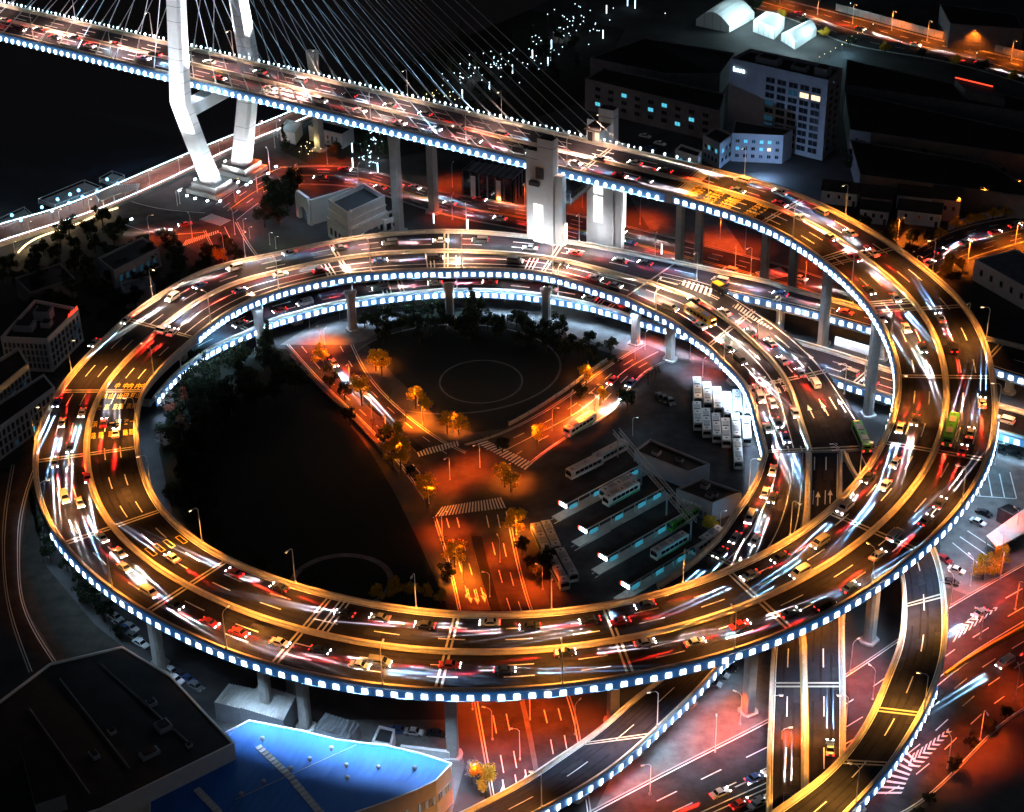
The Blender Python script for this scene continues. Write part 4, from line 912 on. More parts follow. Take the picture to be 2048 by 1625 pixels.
o3, Q = building('shop_building', 'small dark building with one bright skylight left of the annex', [(1406, 274), (1440, 292), (1466, 272), (1432, 258)], 9, 'wall_grey', 'roof_dark')
windows(o3, Q, 0, 1, 1, 8, 4, 2, .08, .92, .6, .5, {(1, 1): 'window_cyan', (3, 1): 'window_cyan'}); windows(o3, Q, 1, 2, 1, 8, 3, 2, .08, .92, .6, .5, {(0, 1): 'window_cyan'})
o4, Q = building('shop_building', 'low white shop beside the bridge head with a strip of lit windows', [(1350, 303), (1396, 318), (1404, 306), (1362, 292)], 6, 'wall_white', 'roof_dark')
windows(o4, Q, 0, 1, 1.2, 5, 6, 1, .05, .95, .7, .6, {(k, 0): 'window_cyan' for k in (1, 3, 4)})
# dark sheds beyond
for i, (px, z, lb, rf, wl) in enumerate((
    ([(1180, 118), (1290, 78), (1470, 108), (1440, 150), (1330, 150)], 9, 'long dark warehouse behind the elevator towers', 'roof_dark', 'wall_dark'),
    ([(1170, 160), (1210, 138), (1450, 190), (1440, 225)], 12, 'dark brick warehouse with scattered cyan windows left of the office tower', 'roof_dark', 'wall_dark'),
    ([(1694, 122), (2046, 200), (2110, 236), (1690, 172)], 10, 'very long dark shed right of the office tower', 'roof_dark', 'wall_dark'),
    ([(1690, 186), (2046, 264), (2100, 320), (1700, 262)], 9, 'grey roofed shed second from the top road', 'roof_dark', 'wall_dark'),
    ([(1700, 282), (1980, 330), (2090, 400), (1720, 352)], 8, 'dark shed in front of the small houses', 'roof_dark', 'wall_dark'),
    ([(1910, 160), (1985, 178), (2010, 200), (1930, 182)], 13, 'grey roofed hall with a red edge light near the top road', 'roof_grey', 'wall_dark'),
    ([(1880, 10), (2030, 30), (2048, 60), (1900, 50)], 10, 'dark hall beyond the orange road', 'roof_dark', 'wall_dark'))):
    r, Q = building('warehouse', lb, px, z, wl, rf, 'warehouse', parapet=.5)
    if i == 1: windows(r, Q, 0, 3, 2, 11, 9, 3, .05, .95, .4, .55, {(k % 9, k % 3): 'window_cyan' for k in (2, 5, 9, 13, 16, 20, 24)}, 'glass_dark', 'wall_dark')
    mb = MB(); e = Q[1] - Q[0]
    for k in np.linspace(.08, .92, 14):
        a, b = Q[0] * (1 - k) + Q[1] * k, Q[-1] * (1 - k) + Q[-2 if len(Q) == 4 else -2] * k; a, b = a * .98, b * .98; d = nrm(np.r_[b - a, 0]); nn = np.array([-d[1], d[0], 0]); mb.obox(np.r_[(a + b) / 2, z + .12], d * np.linalg.norm(b - a) / 2, nn * .12, ZUP * .14, 0)
    mb.build('roof_rib', rf, r, kind='stuff')
    if i == 5:
        mb = MB(); a, b = np.r_[Q[0], z + .9], np.r_[Q[1], z + .9]; mb.tube([a, b], .2, 4); mb.build('edge_light', 'sign_red', r)
# floodlit white tents
def tent(label, px, hw, hr, seg=8):
    P = [at(x, y, 0) for x, y in px]; c = sum(P) / 4; r = empty('event_tent', c, label=label, cat='tent', group='white event tents')
    A0, A1, B1, B0 = [p - c for p in P]; mb = MB(); LA, LB = [], []
    for k in range(seg + 1):
        t = k / seg; z = hw + hr * math.sin(PI * t); LA.append(A0 * (1 - t) + B0 * t + ZUP * z); LB.append(A1 * (1 - t) + B1 * t + ZUP * z)
    mb.strip(LB, LA, 0); mb.build('roof', 'tent', r)
    mb = MB()
    for s in (LA, LB): mb.add(s + [s[-1] * [1, 1, 0], s[0] * [1, 1, 0]], [list(range(len(s) + 2))], 0)
    mb.add([A0, A1, A1 + ZUP * hw, A0 + ZUP * hw], [(0, 1, 2, 3)], 0); mb.add([B0, B1, B1 + ZUP * hw, B0 + ZUP * hw], [(0, 1, 2, 3)], 0); mb.build('wall', 'tent', r)
    mb = MB()
    for s in LA[::2] + LB[::2]: mb.tube([s * [1, 1, 0], s], .12, 4)
    mb.build('frame', 'steel', r); return c
for lb, px, hw, hr, lp in (('large dim tent with curved roof, its lit gable facing right', [(1392, 52), (1438, 20), (1508, 38), (1458, 66)], 3, 4.5, [(1490, 66), (1512, 52)]),
        ('boxy glazed tent between the two curved ones', [(1506, 64), (1530, 46), (1568, 58), (1548, 80)], 5, .6, [(1525, 84), (1560, 50), (1580, 72)]),
        ('bright white curved tent nearest the office tower', [(1562, 82), (1612, 58), (1632, 72), (1590, 100)], 3.2, 2.2, [(1598, 112), (1566, 98), (1634, 86)])):
    c = tent(lb, px, hw, hr)
    for x, y in lp: light('POINT', 'tent_flood', (.62, .93, 1.0), 3800, at(x, y, 0) + ZUP * 6.5, size=.5, key='tentf')
    light('POINT', 'tent_flood', (.62, .93, 1.0), 1500, c + ZUP * (hw + hr + 7), size=.5, key='tentg')
# glass pavilion under the bridge
hp = 8.5
P5, Q = building('pavilion', 'flat roofed glass pavilion with orange lit columns beside the red road', [(925, 343), (1024, 362), (1050, 338), (948, 322)], hp, 'glass_dark', 'roof_grey', 'pavilion', parapet=.3)
mb = MB()
for i, j in ((0, 1), (1, 2)):
    for k in np.linspace(0, 1, 7 if i == 0 else 5):
        p = Q[i] * (1 - k) + Q[j] * k; mb.box((p[0] * 1.01, p[1] * 1.01, 0), .5, .5, hp, 0)
mb.build('column', 'wall_dark', P5, kind='stuff')
for k in (.22, .72):
    p = Q[0] * (1 - k) + Q[1] * k; mb = MB(); mb.box((p[0] * 1.03, p[1] * 1.03, 0), 1.6, 1.0, hp - 1); mb.build('pillar', 'wall_white', P5)
    q = np.r_[p * 1.12, 0] + np.array(P5.location); light('POINT', 'pillar_lamp', (1, .2, .03), 900, q + ZUP * 1.2 , size=.2)
mb = MB()
for k in np.linspace(0, 1, 9): a, b = Q[0] * (1 - k) + Q[1] * k, Q[3] * (1 - k) + Q[2] * k; mb.tube([np.r_[a, hp + .25], np.r_[b, hp + .25]], .12, 4)
mb.build('roof_rib', 'steel', P5, kind='stuff')
# white stepped hall with the arched gate wall behind the ring
hh = 12.0
B6, Q = building('stepped_hall', 'white stepped hall with blue-lit bands and a sunken roof behind the ring', [(657, 408), (695, 434), (770, 400), (728, 376)], hh, 'wall_white', 'roof_dark', 'hall', parapet=1.6)
for zz, k in ((hh - 2.2, 1.015), (hh - 4.6, 1.05), (hh - 5.2, 1.10)):
    mb = MB(); mb.prism([q * (k + .02) for q in Q], zz, zz + .5, 0, 0, True); mb.build('band', 'wall_white', B6)
mb = MB(); mb.prism([q * 1.1 for q in Q], 0, hh - 5.0, 0, 0); mb.build('base', 'wall_white', B6)
windows(B6, [q * 1.1 for q in Q], 0, 1, 1, 5, 4, 1, .1, .9, .5, .6); windows(B6, [q * 1.1 for q in Q], 1, 2, 1, 5, 5, 1, .1, .9, .6, .6, {(1, 0): 'window_white'})
mb = MB(); p = Q[1] * 1.0 * .55 + Q[2] * .45; mb.box((p[0] * 1.28, p[1] * 1.28, 3.6), 9, 3, .4, math.atan2(*(Q[2] - Q[1])[::-1])); mb.build('canopy', 'steel_dark', B6)
G7 = empty('arched_gate_wall', at(612, 440, 0), label='white wall with an arched opening at the end of the stepped hall', cat='gate wall'); c0 = at(612, 440, 0)
a, b = at(596, 432, 0) - c0, at(624, 452, 0) - c0; d = nrm(b - a); L = np.linalg.norm(b - a); mb = MB(); nn = np.cross(d, ZUP)
out = [a, a + d * L * .22] + [a + d * (L * .5 - L * .28 * math.cos(t)) + ZUP * (3.2 + 2.2 * math.sin(t)) for t in np.linspace(0, PI, 9)] + [a + d * L * .78, b, b + ZUP * 8, b - d * L * .12 + ZUP * 10, a + d * L * .12 + ZUP * 10, a + ZUP * 8]
n = len(out); mb.add([p + nn * .5 for p in out] + [p - nn * .5 for p in out], [list(range(n)), list(range(n, 2 * n))[::-1]] + [(i, n + i, n + (i + 1) % n, (i + 1) % n) for i in range(n)], 0); mb.build('arch', 'wall_white', G7)
mb = MB(); back = -nn if np.dot(nn, cC - c0) > 0 else nn; mb.obox(b + back * 8 + ZUP * 5, nn * 8, d * .4, ZUP * 4.6, 0); mb.build('side_wall', 'wall_white', G7)
W8, Q = building('gatehouse', 'small white house with a round wall emblem beside the stepped hall', [(768, 446), (799, 434), (786, 424), (757, 436)], 5, 'wall_white', 'roof_dark', 'house', parapet=.8)
mb = MB(); p = np.r_[Q[0] * .3 + Q[1] * .7, 3.2]; d = nrm(np.r_[Q[1] - Q[0], 0]); nn = np.array([d[1], -d[0], 0]); nn = nn if np.dot(nn, p) > 0 else -nn
mb.add([p + nn * .2 + d * 1.1 * math.cos(t) + ZUP * 1.1 * math.sin(t) for t in np.linspace(0, 2 * PI, 20)[:-1]], [list(range(19))], 0); mb.build('emblem', 'steel_dark', W8)
windows(W8, Q, 0, 1, 1.5, 4.5, 1, 1, .12, .45, .8, .8)
# quayside
o, Q = building('boathouse', 'long low white boathouse under the bridge near the lit trees', [(617, 256), (684, 273), (707, 259), (640, 242)], 5, 'wall_white', 'roof_dark', 'building'); windows(o, Q, 0, 1, .8, 4.2, 6, 1, .1, .9, .3, .8)
o, Q = building('kiosk', 'white kiosk on the promenade beside the far pylon leg', [(560, 262), (590, 270), (604, 250), (574, 242)], 4, 'wall_white', 'wall_white', 'kiosk')
# left office blocks
hl = hgt(108, 745, 684)
L1, Q = building('office_block', 'pale office block with a red glowing rooftop sign left of the ring', [(2, 680), (95, 684), (158, 622), (70, 605)], hl, 'wall_white', 'roof_dark', 'office building', parapet=1.0)
windows(L1, Q, 0, 1, 1, hl - .6, 10, 4, .03, .97, .5, .7, {(0, 1): 'glass_blue'}); windows(L1, Q, 1, 2, 1, hl - .6, 8, 4, .04, .97, .5, .7, {(6, 1): 'glass_blue', (7, 2): 'glass_blue'})
a, b = np.r_[Q[1], 0], np.r_[Q[2], 0]; text3d(L1, '中国电信', a + (b - a) * .66 + ZUP * (hl + 1.6), b - a, ZUP, 1.5, 'sign_red'); rooftop(L1, Q, [(.3, .3, 6, 4, 2), (.5, .6, 5, 4, 3), (.7, .4, 3, 3, 1.5)], hl)
hl2 = hgt(70, 800, 735)
L2, Q = building('office_block', 'grey office block with many windows cut by the left edge, upper one of the pair', [(-70, 838), (58, 733), (38, 700), (-110, 790)], hl2, 'wall_white', 'roof_dark', 'office building', parapet=1.0)
windows(L2, Q, 0, 1, 1, hl2 - .6, 16, 4, .03, .98, .55, .7, {(11, 2): 'glass_blue', (13, 1): 'glass_blue', (14, 2): 'glass_blue', (9, 0): 'glass_blue'}); windows(L2, Q, 1, 2, 1, hl2 - .6, 2, 4, .1, .9, .5, .7)
L3, Q = building('office_block', 'low grey wing with windows below the block at the left edge', [(-60, 902), (110, 778), (88, 752), (-80, 860)], 9, 'wall_white', 'roof_dark', 'office building')
windows(L3, Q, 0, 1, .6, 8.6, 18, 3, .03, .98, .5, .7, {(8, 0): 'glass_blue', (12, 0): 'window_cyan'})
o, Q = building('shed', 'dark shed with a row of blue windows below the orange crossing', [(228, 545), (318, 500), (285, 478), (196, 520)], 6, 'wall_grey', 'roof_dark', 'shed'); windows(o, Q, 0, 1, 1, 5, 6, 1, .05, .95, .5, .6, {(k, 0): 'glass_blue' for k in range(6)})
o, Q = building('shed', 'dark low shed among the trees at the left edge', [(60, 590), (150, 560), (120, 530), (30, 560)], 6, 'wall_dark', 'roof_dark', 'shed')
o, Q = building('shed', 'grey shed in front of the trees left of the ring', [(250, 590), (310, 575), (300, 555), (240, 570)], 5, 'wall_grey', 'roof_grey', 'shed')
# bottom left: dark hall and the blue roof
zr = 15.0
H1, Q = building('dark_hall', 'big dark flat-roofed hall with a pale parapet wall in the bottom left corner', [(469, 1490), (342, 1354), (245, 1296), (100, 1330), (-20, 1420), (-60, 1560), (-40, 1700), (202, 1622)], zr, 'wall_white', 'roof_dark', 'hall', parapet=.5)
mb = MB()
for px in ([(40, 1490), (95, 1478), (130, 1590), (70, 1610)],): mb.prism([at(x, y, zr + 4)[:2] - np.array(H1.location)[:2] for x, y in px], zr, zr + 4, 0, 1)
mb.build('penthouse', ['wall_grey', 'roof_dark'], H1); rooftop(H1, Q, [(.5, .3, 3, 3, 1.2), (.3, .5, 2, 4, 1), (.7, .6, 1.5, 1.5, .8), (.55, .8, 2.5, 1.5, .9), (.2, .25, 1.2, 1.2, .7), (.8, .25, 2, 2, 1)], zr)
for (x0, y0), (x1, y1) in (((120, 1360), (260, 1540)), ((200, 1330), (380, 1490)), ((60, 1420), (180, 1590))):
    mb = MB(); p, q = at(x0, y0, zr) - np.array(H1.location), at(x1, y1, zr) - np.array(H1.location); mb.tube([p + ZUP * .35, q + ZUP * .35], .18, 6); mb.build('roof_pipe', 'roof_grey', H1)
zb = 11.0
rp = [(498, 1442), (600, 1462), (674, 1480), (777, 1493), (845, 1509), (903, 1528), (872, 1562), (831, 1582), (777, 1603), (715, 1625), (620, 1660), (520, 1720), (300, 1690), (300, 1570), (448, 1468)]
H2, Q = building('blue_roof_hall', 'hall with a large curved blue roof and white curved wall at the bottom', rp, zb, 'wall_white', 'roof_blue', 'hall', parapet=0)
c2 = np.array(H2.location)
mb = MB()
for i in range(len(Q)):
    a, b = Q[i], Q[(i + 1) % len(Q)]; d = nrm(np.r_[b - a, 0]); nn = np.array([-d[1], d[0], 0]); mb.obox(np.r_[(a + b) / 2, zb + .05], d * np.linalg.norm(b - a) / 2, nn * .16, ZUP * .16, 0)
mb.build('roof_edge', 'steel_white', H2)
def strip_lights(a, b, n, m):
    for k in range(n):
        p, q = at(a[0] + (b[0] - a[0]) * k / n, a[1] + (b[1] - a[1]) * k / n, zb) - c2, at(a[0] + (b[0] - a[0]) * (k + .82) / n, a[1] + (b[1] - a[1]) * (k + .82) / n, zb) - c2
        d = nrm(q - p); mb = MB(); mb.obox((p + q) / 2 + ZUP * .12, (q - p) / 2, np.cross(ZUP, d) * .75, ZUP * .12, 0); mb.build('skylight', m, H2)
strip_lights((516, 1494), (586, 1560), 11, 'roof_tin'); strip_lights((586, 1562), (645, 1632), 9, 'roof_tin'); strip_lights((393, 1579), (440, 1628), 8, 'roof_tin')
for x, y in ((525, 1482), (663, 1501), (620, 1523), (693, 1535), (582, 1542), (483, 1593), (757, 1539), (830, 1541), (528, 1568), (695, 1560)):
    p = at(x, y, zb) - c2; mb = MB(); mb.tube([p, p + ZUP * .6], .28, 8); mb.sphere(p + ZUP * .75, .55, 10, 6, 0, (1, 1, .7)); mb.build('roof_vent', 'steel', H2)
mb = MB(); a, b = at(470, 1600, zb + .06) - c2, at(712, 1490, zb + .06) - c2; mb.tube([a, b], .07, 4); mb.build('roof_seam', 'steel_white', H2)
mb = MB()
for k in range(26):
    a, b = at(455 + 17 * k, 1458 + 2.6 * k, zb + .05) - c2, at(330 + 19 * k, 1640 - .8 * k, zb + .05) - c2; mb.tube([a, a * .5 + b * .5, b] if k < 14 else [a * .97 + b * .03, a * .55 + b * .45], .045, 4)
mb.build('roof_rib', 'roof_blue', H2, kind='stuff')
for i, n, x0, x1 in ((6, 6, .1, .95), (7, 7, .08, .92), (8, 6, .3, .95)): windows(H2, Q, i - 1, i, 4.6, 7.0, n, 1, x0, x1, .6, .9, {(k, 0): 'window_cyan' for k in range(0, n, 3)}, 'glass_blue', 'wall_white')
# sheds between the blue roof and the ring
def gable(name, label, px, z, m, cat='shed', group=None, ribs=10, hz=.0):
    r, Q = building(name, label, px, z, 'wall_grey', m, cat, group, parapet=0); mb = MB()
    for k in np.linspace(.04, .96, ribs): a, b = Q[0] * (1 - k) + Q[1] * k, Q[3] * (1 - k) + Q[2] * k; d = nrm(np.r_[b - a, 0]); mb.obox(np.r_[(a + b) / 2, z + .1], d * np.linalg.norm(b - a) / 2, np.cross(ZUP, d) * .1, ZUP * .1, 0)
    mb.build('roof_rib', m, r, kind='stuff'); return r, Q
gable('tin_shed', 'smaller tin roofed shed at the left of the white pair under the ring', [(428, 1405), (480, 1418), (513, 1379), (457, 1368)], 5, 'roof_tin')
gable('tin_shed', 'larger ribbed tin shed beside the pier above the blue roof', [(480, 1416), (566, 1442), (592, 1392), (517, 1369)], 6, 'roof_tin', ribs=16)
gable('tin_shed', 'grey tin shed between the pier and the parked cars', [(628, 1455), (700, 1480), (718, 1448), (650, 1426)], 4, 'roof_grey')
o, Q = building('boiler_house', 'small dark box house with a pale end wall beside the parked cars', [(744, 1486), (782, 1493), (790, 1462), (758, 1455)], 3.5, 'wall_white', 'roof_dark', 'shed', parapet=.5)
o, Q = building('yard_wall', 'low white yard wall behind the two parked cars', [(800, 1494), (898, 1506), (900, 1501), (802, 1489)], 2.2, 'wall_white', 'wall_white', 'wall', parapet=0)
# depot buildings inside the ring
D1, Q = building('depot_building', 'dark depot building with a pale lettered wall beside the parked buses', [(1352, 982), (1425, 1010), (1484, 988), (1404, 960)], 5.5, 'wall_grey', 'roof_dark', 'depot building', parapet=.6)
a, b = np.r_[Q[0], 0], np.r_[Q[1], 0]; d = b - a; L = np.linalg.norm(d); text3d(D1, '公交枢纽站', a + d * .18 + ZUP * 3.6, d, ZUP, 1.1, 'wall_white', depth=.1); windows(D1, Q, 0, 1, .6, 2.8, 6, 1, .1, .9, .6, .8); rooftop(D1, Q, [(.7, .3, 2, 1.2, .8), (.75, .45, 1.5, 1, .8), (.3, .7, 2, 2, .9)], 5.5)
D2, Q = building('depot_building', 'dark flat depot roof between the lettered building and the parking bays', [(1268, 905), (1376, 948), (1420, 932), (1300, 882)], 5, 'wall_grey', 'roof_dark', 'depot building', parapet=.6); rooftop(D2, Q, [(.3, .4, 2, 2, .9), (.7, .5, 2, 1, .8)], 5)
WB = empty('truss_walkway', at(1300, 950, 0), label='long dark truss canopy linking the ends of the bus platforms', cat='canopy'); c0 = at(1300, 950, 0)
a, b = at(1232, 866, 7) - c0, at(1386, 1047, 7) - c0; d = nrm(b - a); s_ = np.cross(ZUP, d); mb = MB()
for s in (-1, 1):
    for z in (0, 1.2): mb.tube([a + s_ * s * .9 + ZUP * z, b + s_ * s * .9 + ZUP * z], .13, 5)
    for k in np.linspace(0, .97, 30): p = a * (1 - k) + b * k; q = a * (1 - k - .033) + b * (k + .033); mb.tube([p + s_ * s * .9, q + s_ * s * .9 + ZUP * 1.2], .07, 4); mb.tube([q + s_ * s * .9, q + s_ * s * .9 + ZUP * 1.2], .06, 4)
mb.build('truss', 'steel', WB, kind=None)
for k in (.03, .35, .68, .98): p = a * (1 - k) + b * k; mb = MB(); mb.tube([p, p * [1, 1, 0]], .25, 6); mb.build('support', 'steel', WB)
# bus platforms: raised kerb, long thin roof on posts, glowing end sign
for i, (a, b) in enumerate((((1128, 1005), (1276, 926)), ((1168, 1055), (1322, 972)), ((1208, 1110), (1362, 1022)), ((1253, 1166), (1400, 1078)))):
    p, q = at(*a, 4.0), at(*b, 4.0); c0 = (p + q) / 2 * [1, 1, 0]; d = nrm(q - p); s_ = np.cross(ZUP, d); L = np.linalg.norm(q - p) / 2
    r = empty('bus_platform', c0, label='bus platform with a long thin white roof, %s of the four from the top' % ('first', 'second', 'third', 'fourth')[i], cat='bus platform', group='bus platforms of the depot')
    mb = MB(); mb.obox(ZUP * 4.0, d * L, s_ * .95, ZUP * .12, 1); mb.obox(ZUP * 3.85 + s_ * -.9, d * L, s_ * .12, ZUP * .2, 0); mb.build('roof', ['roof_tin', 'roof_dark'], r)
    mb = MB(); mb.obox(ZUP * .1, d * (L + 3), s_ * 1.5, ZUP * .12, 0); mb.build('kerb', 'concrete', r)
    for k in np.linspace(-.92, .92, 7): mb = MB(); mb.tube([d * L * k, d * L * k + ZUP * 3.9], .1, 6); mb.build('post', 'steel', r)
    mb = MB(); mb.obox(-d * (L + .3) + ZUP * 3.3, d * .15, s_ * 1.25, ZUP * .45, 0); mb.build('end_sign', 'sign_white', r)
    mb = MB(); mb.obox(-d * (L + .3) + ZUP * 3.3 + s_ * 1.5, d * .16, s_ * .22, ZUP * .46, 0); mb.build('route_disc', 'sign_red', r)
    for k in (-.75, -.1, .5, .9):
        mb = MB(); mb.obox(d * L * k + ZUP * 1.3, d * 1.3, s_ * .07, ZUP * .6, 0); mb.build('timetable_panel', 'panel_cyan', r)
        light('POINT', 'platform_lamp', (.12, .7, 1.0), 70 if k > 0 else 40, c0 + d * L * k + ZUP * 3.2 + s_ * .9, size=.3)
# right edge
R1, Q = building('white_hall', 'pale grey hall with panelled white wall cut by the right edge', [(1950, 521), (2062, 584), (2160, 560), (2030, 500)], 7, 'wall_white', 'roof_grey', 'hall', parapet=.4); windows(R1, Q, 0, 1, 2, 6, 5, 1, .05, .95, .25, .5)
R2, Q = building('white_canopy', 'white flat canopy roof beside the blue parking lot', [(1972, 1072), (1994, 1095), (2056, 1062), (2056, 1012)], 4.5, 'wall_white', 'wall_white', 'canopy', parapet=0, z0=4.1)
for q in Q: mb = MB(); mb.tube([np.r_[q * .93, 0], np.r_[q * .93, 4.2]], .15, 6); mb.build('post', 'steel', R2)
o, Q = building('ticket_booth', 'dark booth beside the blue parking lot', [(1995, 1020), (2025, 1035), (2045, 1022), (2015, 1010)], 3.5, 'wall_dark', 'roof_dark', 'booth')
o, Q = building('barrel_shed', 'shed with a pale blue curved tarp roof between the tall columns', [(1668, 690), (1738, 712), (1742, 696), (1672, 676)], 4, 'wall_grey', 'roof_grey', 'shed', parapet=0)
mb = MB(); A = [np.r_[Q[0] * (1 - t) + Q[3] * t, 4 + 1.6 * math.sin(PI * t)] for t in np.linspace(0, 1, 7)]; B = [np.r_[Q[1] * (1 - t) + Q[2] * t, 4 + 1.6 * math.sin(PI * t)] for t in np.linspace(0, 1, 7)]; mb.strip(B, A, 0); mb.build('tarp', 'roof_tin', o)
# small houses
def house(px, w, l, rz, h, wall, label):
    c = at(*px, 0); r = empty('small_house', c, rz, label=label, cat='house', group='small houses behind the ring')
    mb = MB(); mb.box((0, 0, 0), l, w, h); mb.build('wall', wall, r)
    mb = MB(); e = .4; mb.add([(-l / 2 - e, -w / 2 - e, h - .1), (l / 2 + e, -w / 2 - e, h - .1), (l / 2 + e, 0, h + w * .35), (-l / 2 - e, 0, h + w * .35), (-l / 2 - e, w / 2 + e, h - .1), (l / 2 + e, w / 2 + e, h - .1)], [(0, 1, 2, 3), (3, 2, 5, 4), (0, 3, 4), (1, 5, 2)], 0); mb.build('roof', 'roof_dark', r)
    for k in (-.3, 0, .3): mb = MB(); mb.obox((l * k, -w / 2 - .03, h * .6), (.45, 0, 0), (0, .06, 0), (0, 0, .7)); mb.build('window', 'glass_dark', r)
    mb = MB(); mb.obox((l * .42, -w / 2 - .03, 1.05), (.5, 0, 0), (0, .06, 0), (0, 0, 1.0)); mb.build('door', 'steel_dark', r)
for px, w, l, h, wall, lb in (((1680, 402), 7, 12, 5, 'wall_white', 'white house nearest the outer edge of the ring'), ((1752, 418), 8, 10, 6, 'wall_pink', 'pink brick house with dark roof left of the white terrace'), ((1748, 440), 6, 9, 5, 'wall_white', 'white house in front of the pink brick house'),
        ((1836, 412), 7, 14, 5, 'wall_white', 'long white house behind the pink gable house'), ((1838, 442), 7, 14, 5, 'wall_white', 'white terrace house facing the ring'), ((1890, 432), 8, 9, 8, 'wall_pink', 'pink gable house beside the orange road')):
    house(px, w, l, math.radians(-18), h, wall, lb)
# pergola on the promenade
PG = empty('pergola', at(238, 388, 1.2), label='curved pergola of white slats on the promenade', cat='pergola'); c0 = at(238, 388, 1.2)
A = smooth_line([at(*p, 4.2) - c0 for p in ((192, 390), (215, 377), (245, 370), (278, 368))], n=22); B = smooth_line([at(*p, 4.2) - c0 for p in ((203, 402), (222, 392), (248, 384), (276, 376))], n=22); mb = MB()
for a, b in zip(A, B): d = nrm(b - a); mb.obox((a + b) / 2, (b - a) / 2, np.cross(ZUP, d) * .3, ZUP * .1, 0)
mb.build('slat', 'steel_white', PG, kind='stuff')
for L_ in (A, B): mb = MB(); mb.tube(list(L_ - ZUP * .15), .15, 5); mb.build('beam', 'steel_white', PG)
for L_ in (A, B):
    for i in (1, 8, 14, 20): mb = MB(); mb.tube([L_[i] - ZUP * .15, L_[i] * [1, 1, 0]], .14, 6); mb.build('post', 'steel_white', PG)
# jetties with blue-white lamps
for lb, px in (('river jetty with four blue lamps at the left edge', [(-10, 452), (8, 465), (68, 440), (50, 424)]), ('longer river jetty with rows of blue lamps beside the promenade', [(78, 408), (112, 420), (205, 384), (170, 370)]), ('short river jetty with two blue lamps by the balustrade', [(200, 366), (228, 376), (250, 360), (225, 352)])):
    P = [at(x, y, 0) for x, y in px]; c = sum(P) / 4; r = empty('jetty', c, label=lb, cat='jetty', group='jetties in the river'); mb = MB(); mb.prism([p - c for p in P], .25, .9, 0, 0, True); mb.build('deck', 'concrete_dark', r)
    mb = MB()
    for i in range(4): a, b = P[i] - c + ZUP * 1.9, P[(i + 1) % 4] - c + ZUP * 1.9; mb.tube([a, b], .06, 4); mb.tube([a, a - ZUP], .06, 4)
    mb.build('rail', 'steel_white', r)
    for p in P: mb = MB(); mb.tube([p - c + ZUP * .6, p - c - ZUP * 1.5], .35, 6); mb.build('pile', 'concrete_dark', r)
# glazed wall beside the top road, yellow block barrier on the big road
def fence(label, D, a, b, u, off, h, m, name='wall', step=6, cat='wall'):
    q = D.stations(a, b, step); P = D.pt(q, u, 0, off); c = P.mean(0); r = empty(name, c, label=label, cat=cat)
    mb = MB()
    for i in range(len(P) - 1): d = nrm(P[i + 1] - P[i]); mb.obox((P[i] + P[i + 1]) / 2 - c + ZUP * h / 2, (P[i + 1] - P[i]) / 2 * .985, np.cross(ZUP, d) * .15, ZUP * h / 2, 0)
    mb.build('panel', m, r, kind='stuff')
    mb = MB()
    for p in P: mb.box(p - c, .35, .35, h + .3)
    mb.build('post', 'concrete_dark', r, kind='stuff')
fence('long pale wall along the far side of the orange top road', R_T, R_T.at_px(1640, 50), R_T.len - 3, 0.0, -2.5, 3.0, 'concrete')
fence('pale wall along the far side of the right-hand road', R_R, R_R.at_px(1880, 500), R_R.len - 3, 0.0, -2.2, 2.6, 'concrete')
fence('white fence round the top of the dark lawn', R_NE, 18, R_NE.len - 12, 0.0, -2.0, 1.1, 'steel', name='fence', step=3, cat='fence')
fence('low fence along the avenue beside the dark lawn', R_AV, 8, R_AV.len - 10, 0.0, -2.4, 1.1, 'steel_dark', name='fence', step=3, cat='fence')
BL = MB(); BL.obox((0, 0, .45), (1.15, 0, 0), (0, .3, 0), (0, 0, .32), 0); BL.obox((0, 0, .1), (1.2, 0, 0), (0, .4, 0), (0, 0, .1), 0); BLM = BL.mesh('barrier_block', ['car_yellow'])
q0, u0 = q_u(R_BIG, 1895, 1348); q1, u1 = q_u(R_BIG, 2044, 1258); n = 22
for k in range(n):
    f = k / (n - 1); q = q0 + (q1 - q0) * f; u = u0 + (u1 - u0) * f; p = R_BIG.pt(q, u); t = R_BIG.tan(q); o = bpy.data.objects.new('barrier_block', BLM); COL.objects.link(o); o.location = tuple(p); o.rotation_euler = (0, 0, math.atan2(t[1], t[0])); o.scale = (.8, 1, 1)
    tag(o, 'yellow plastic barrier block in the row dividing the big red road', 'barrier block', 'yellow blocks dividing the big road')
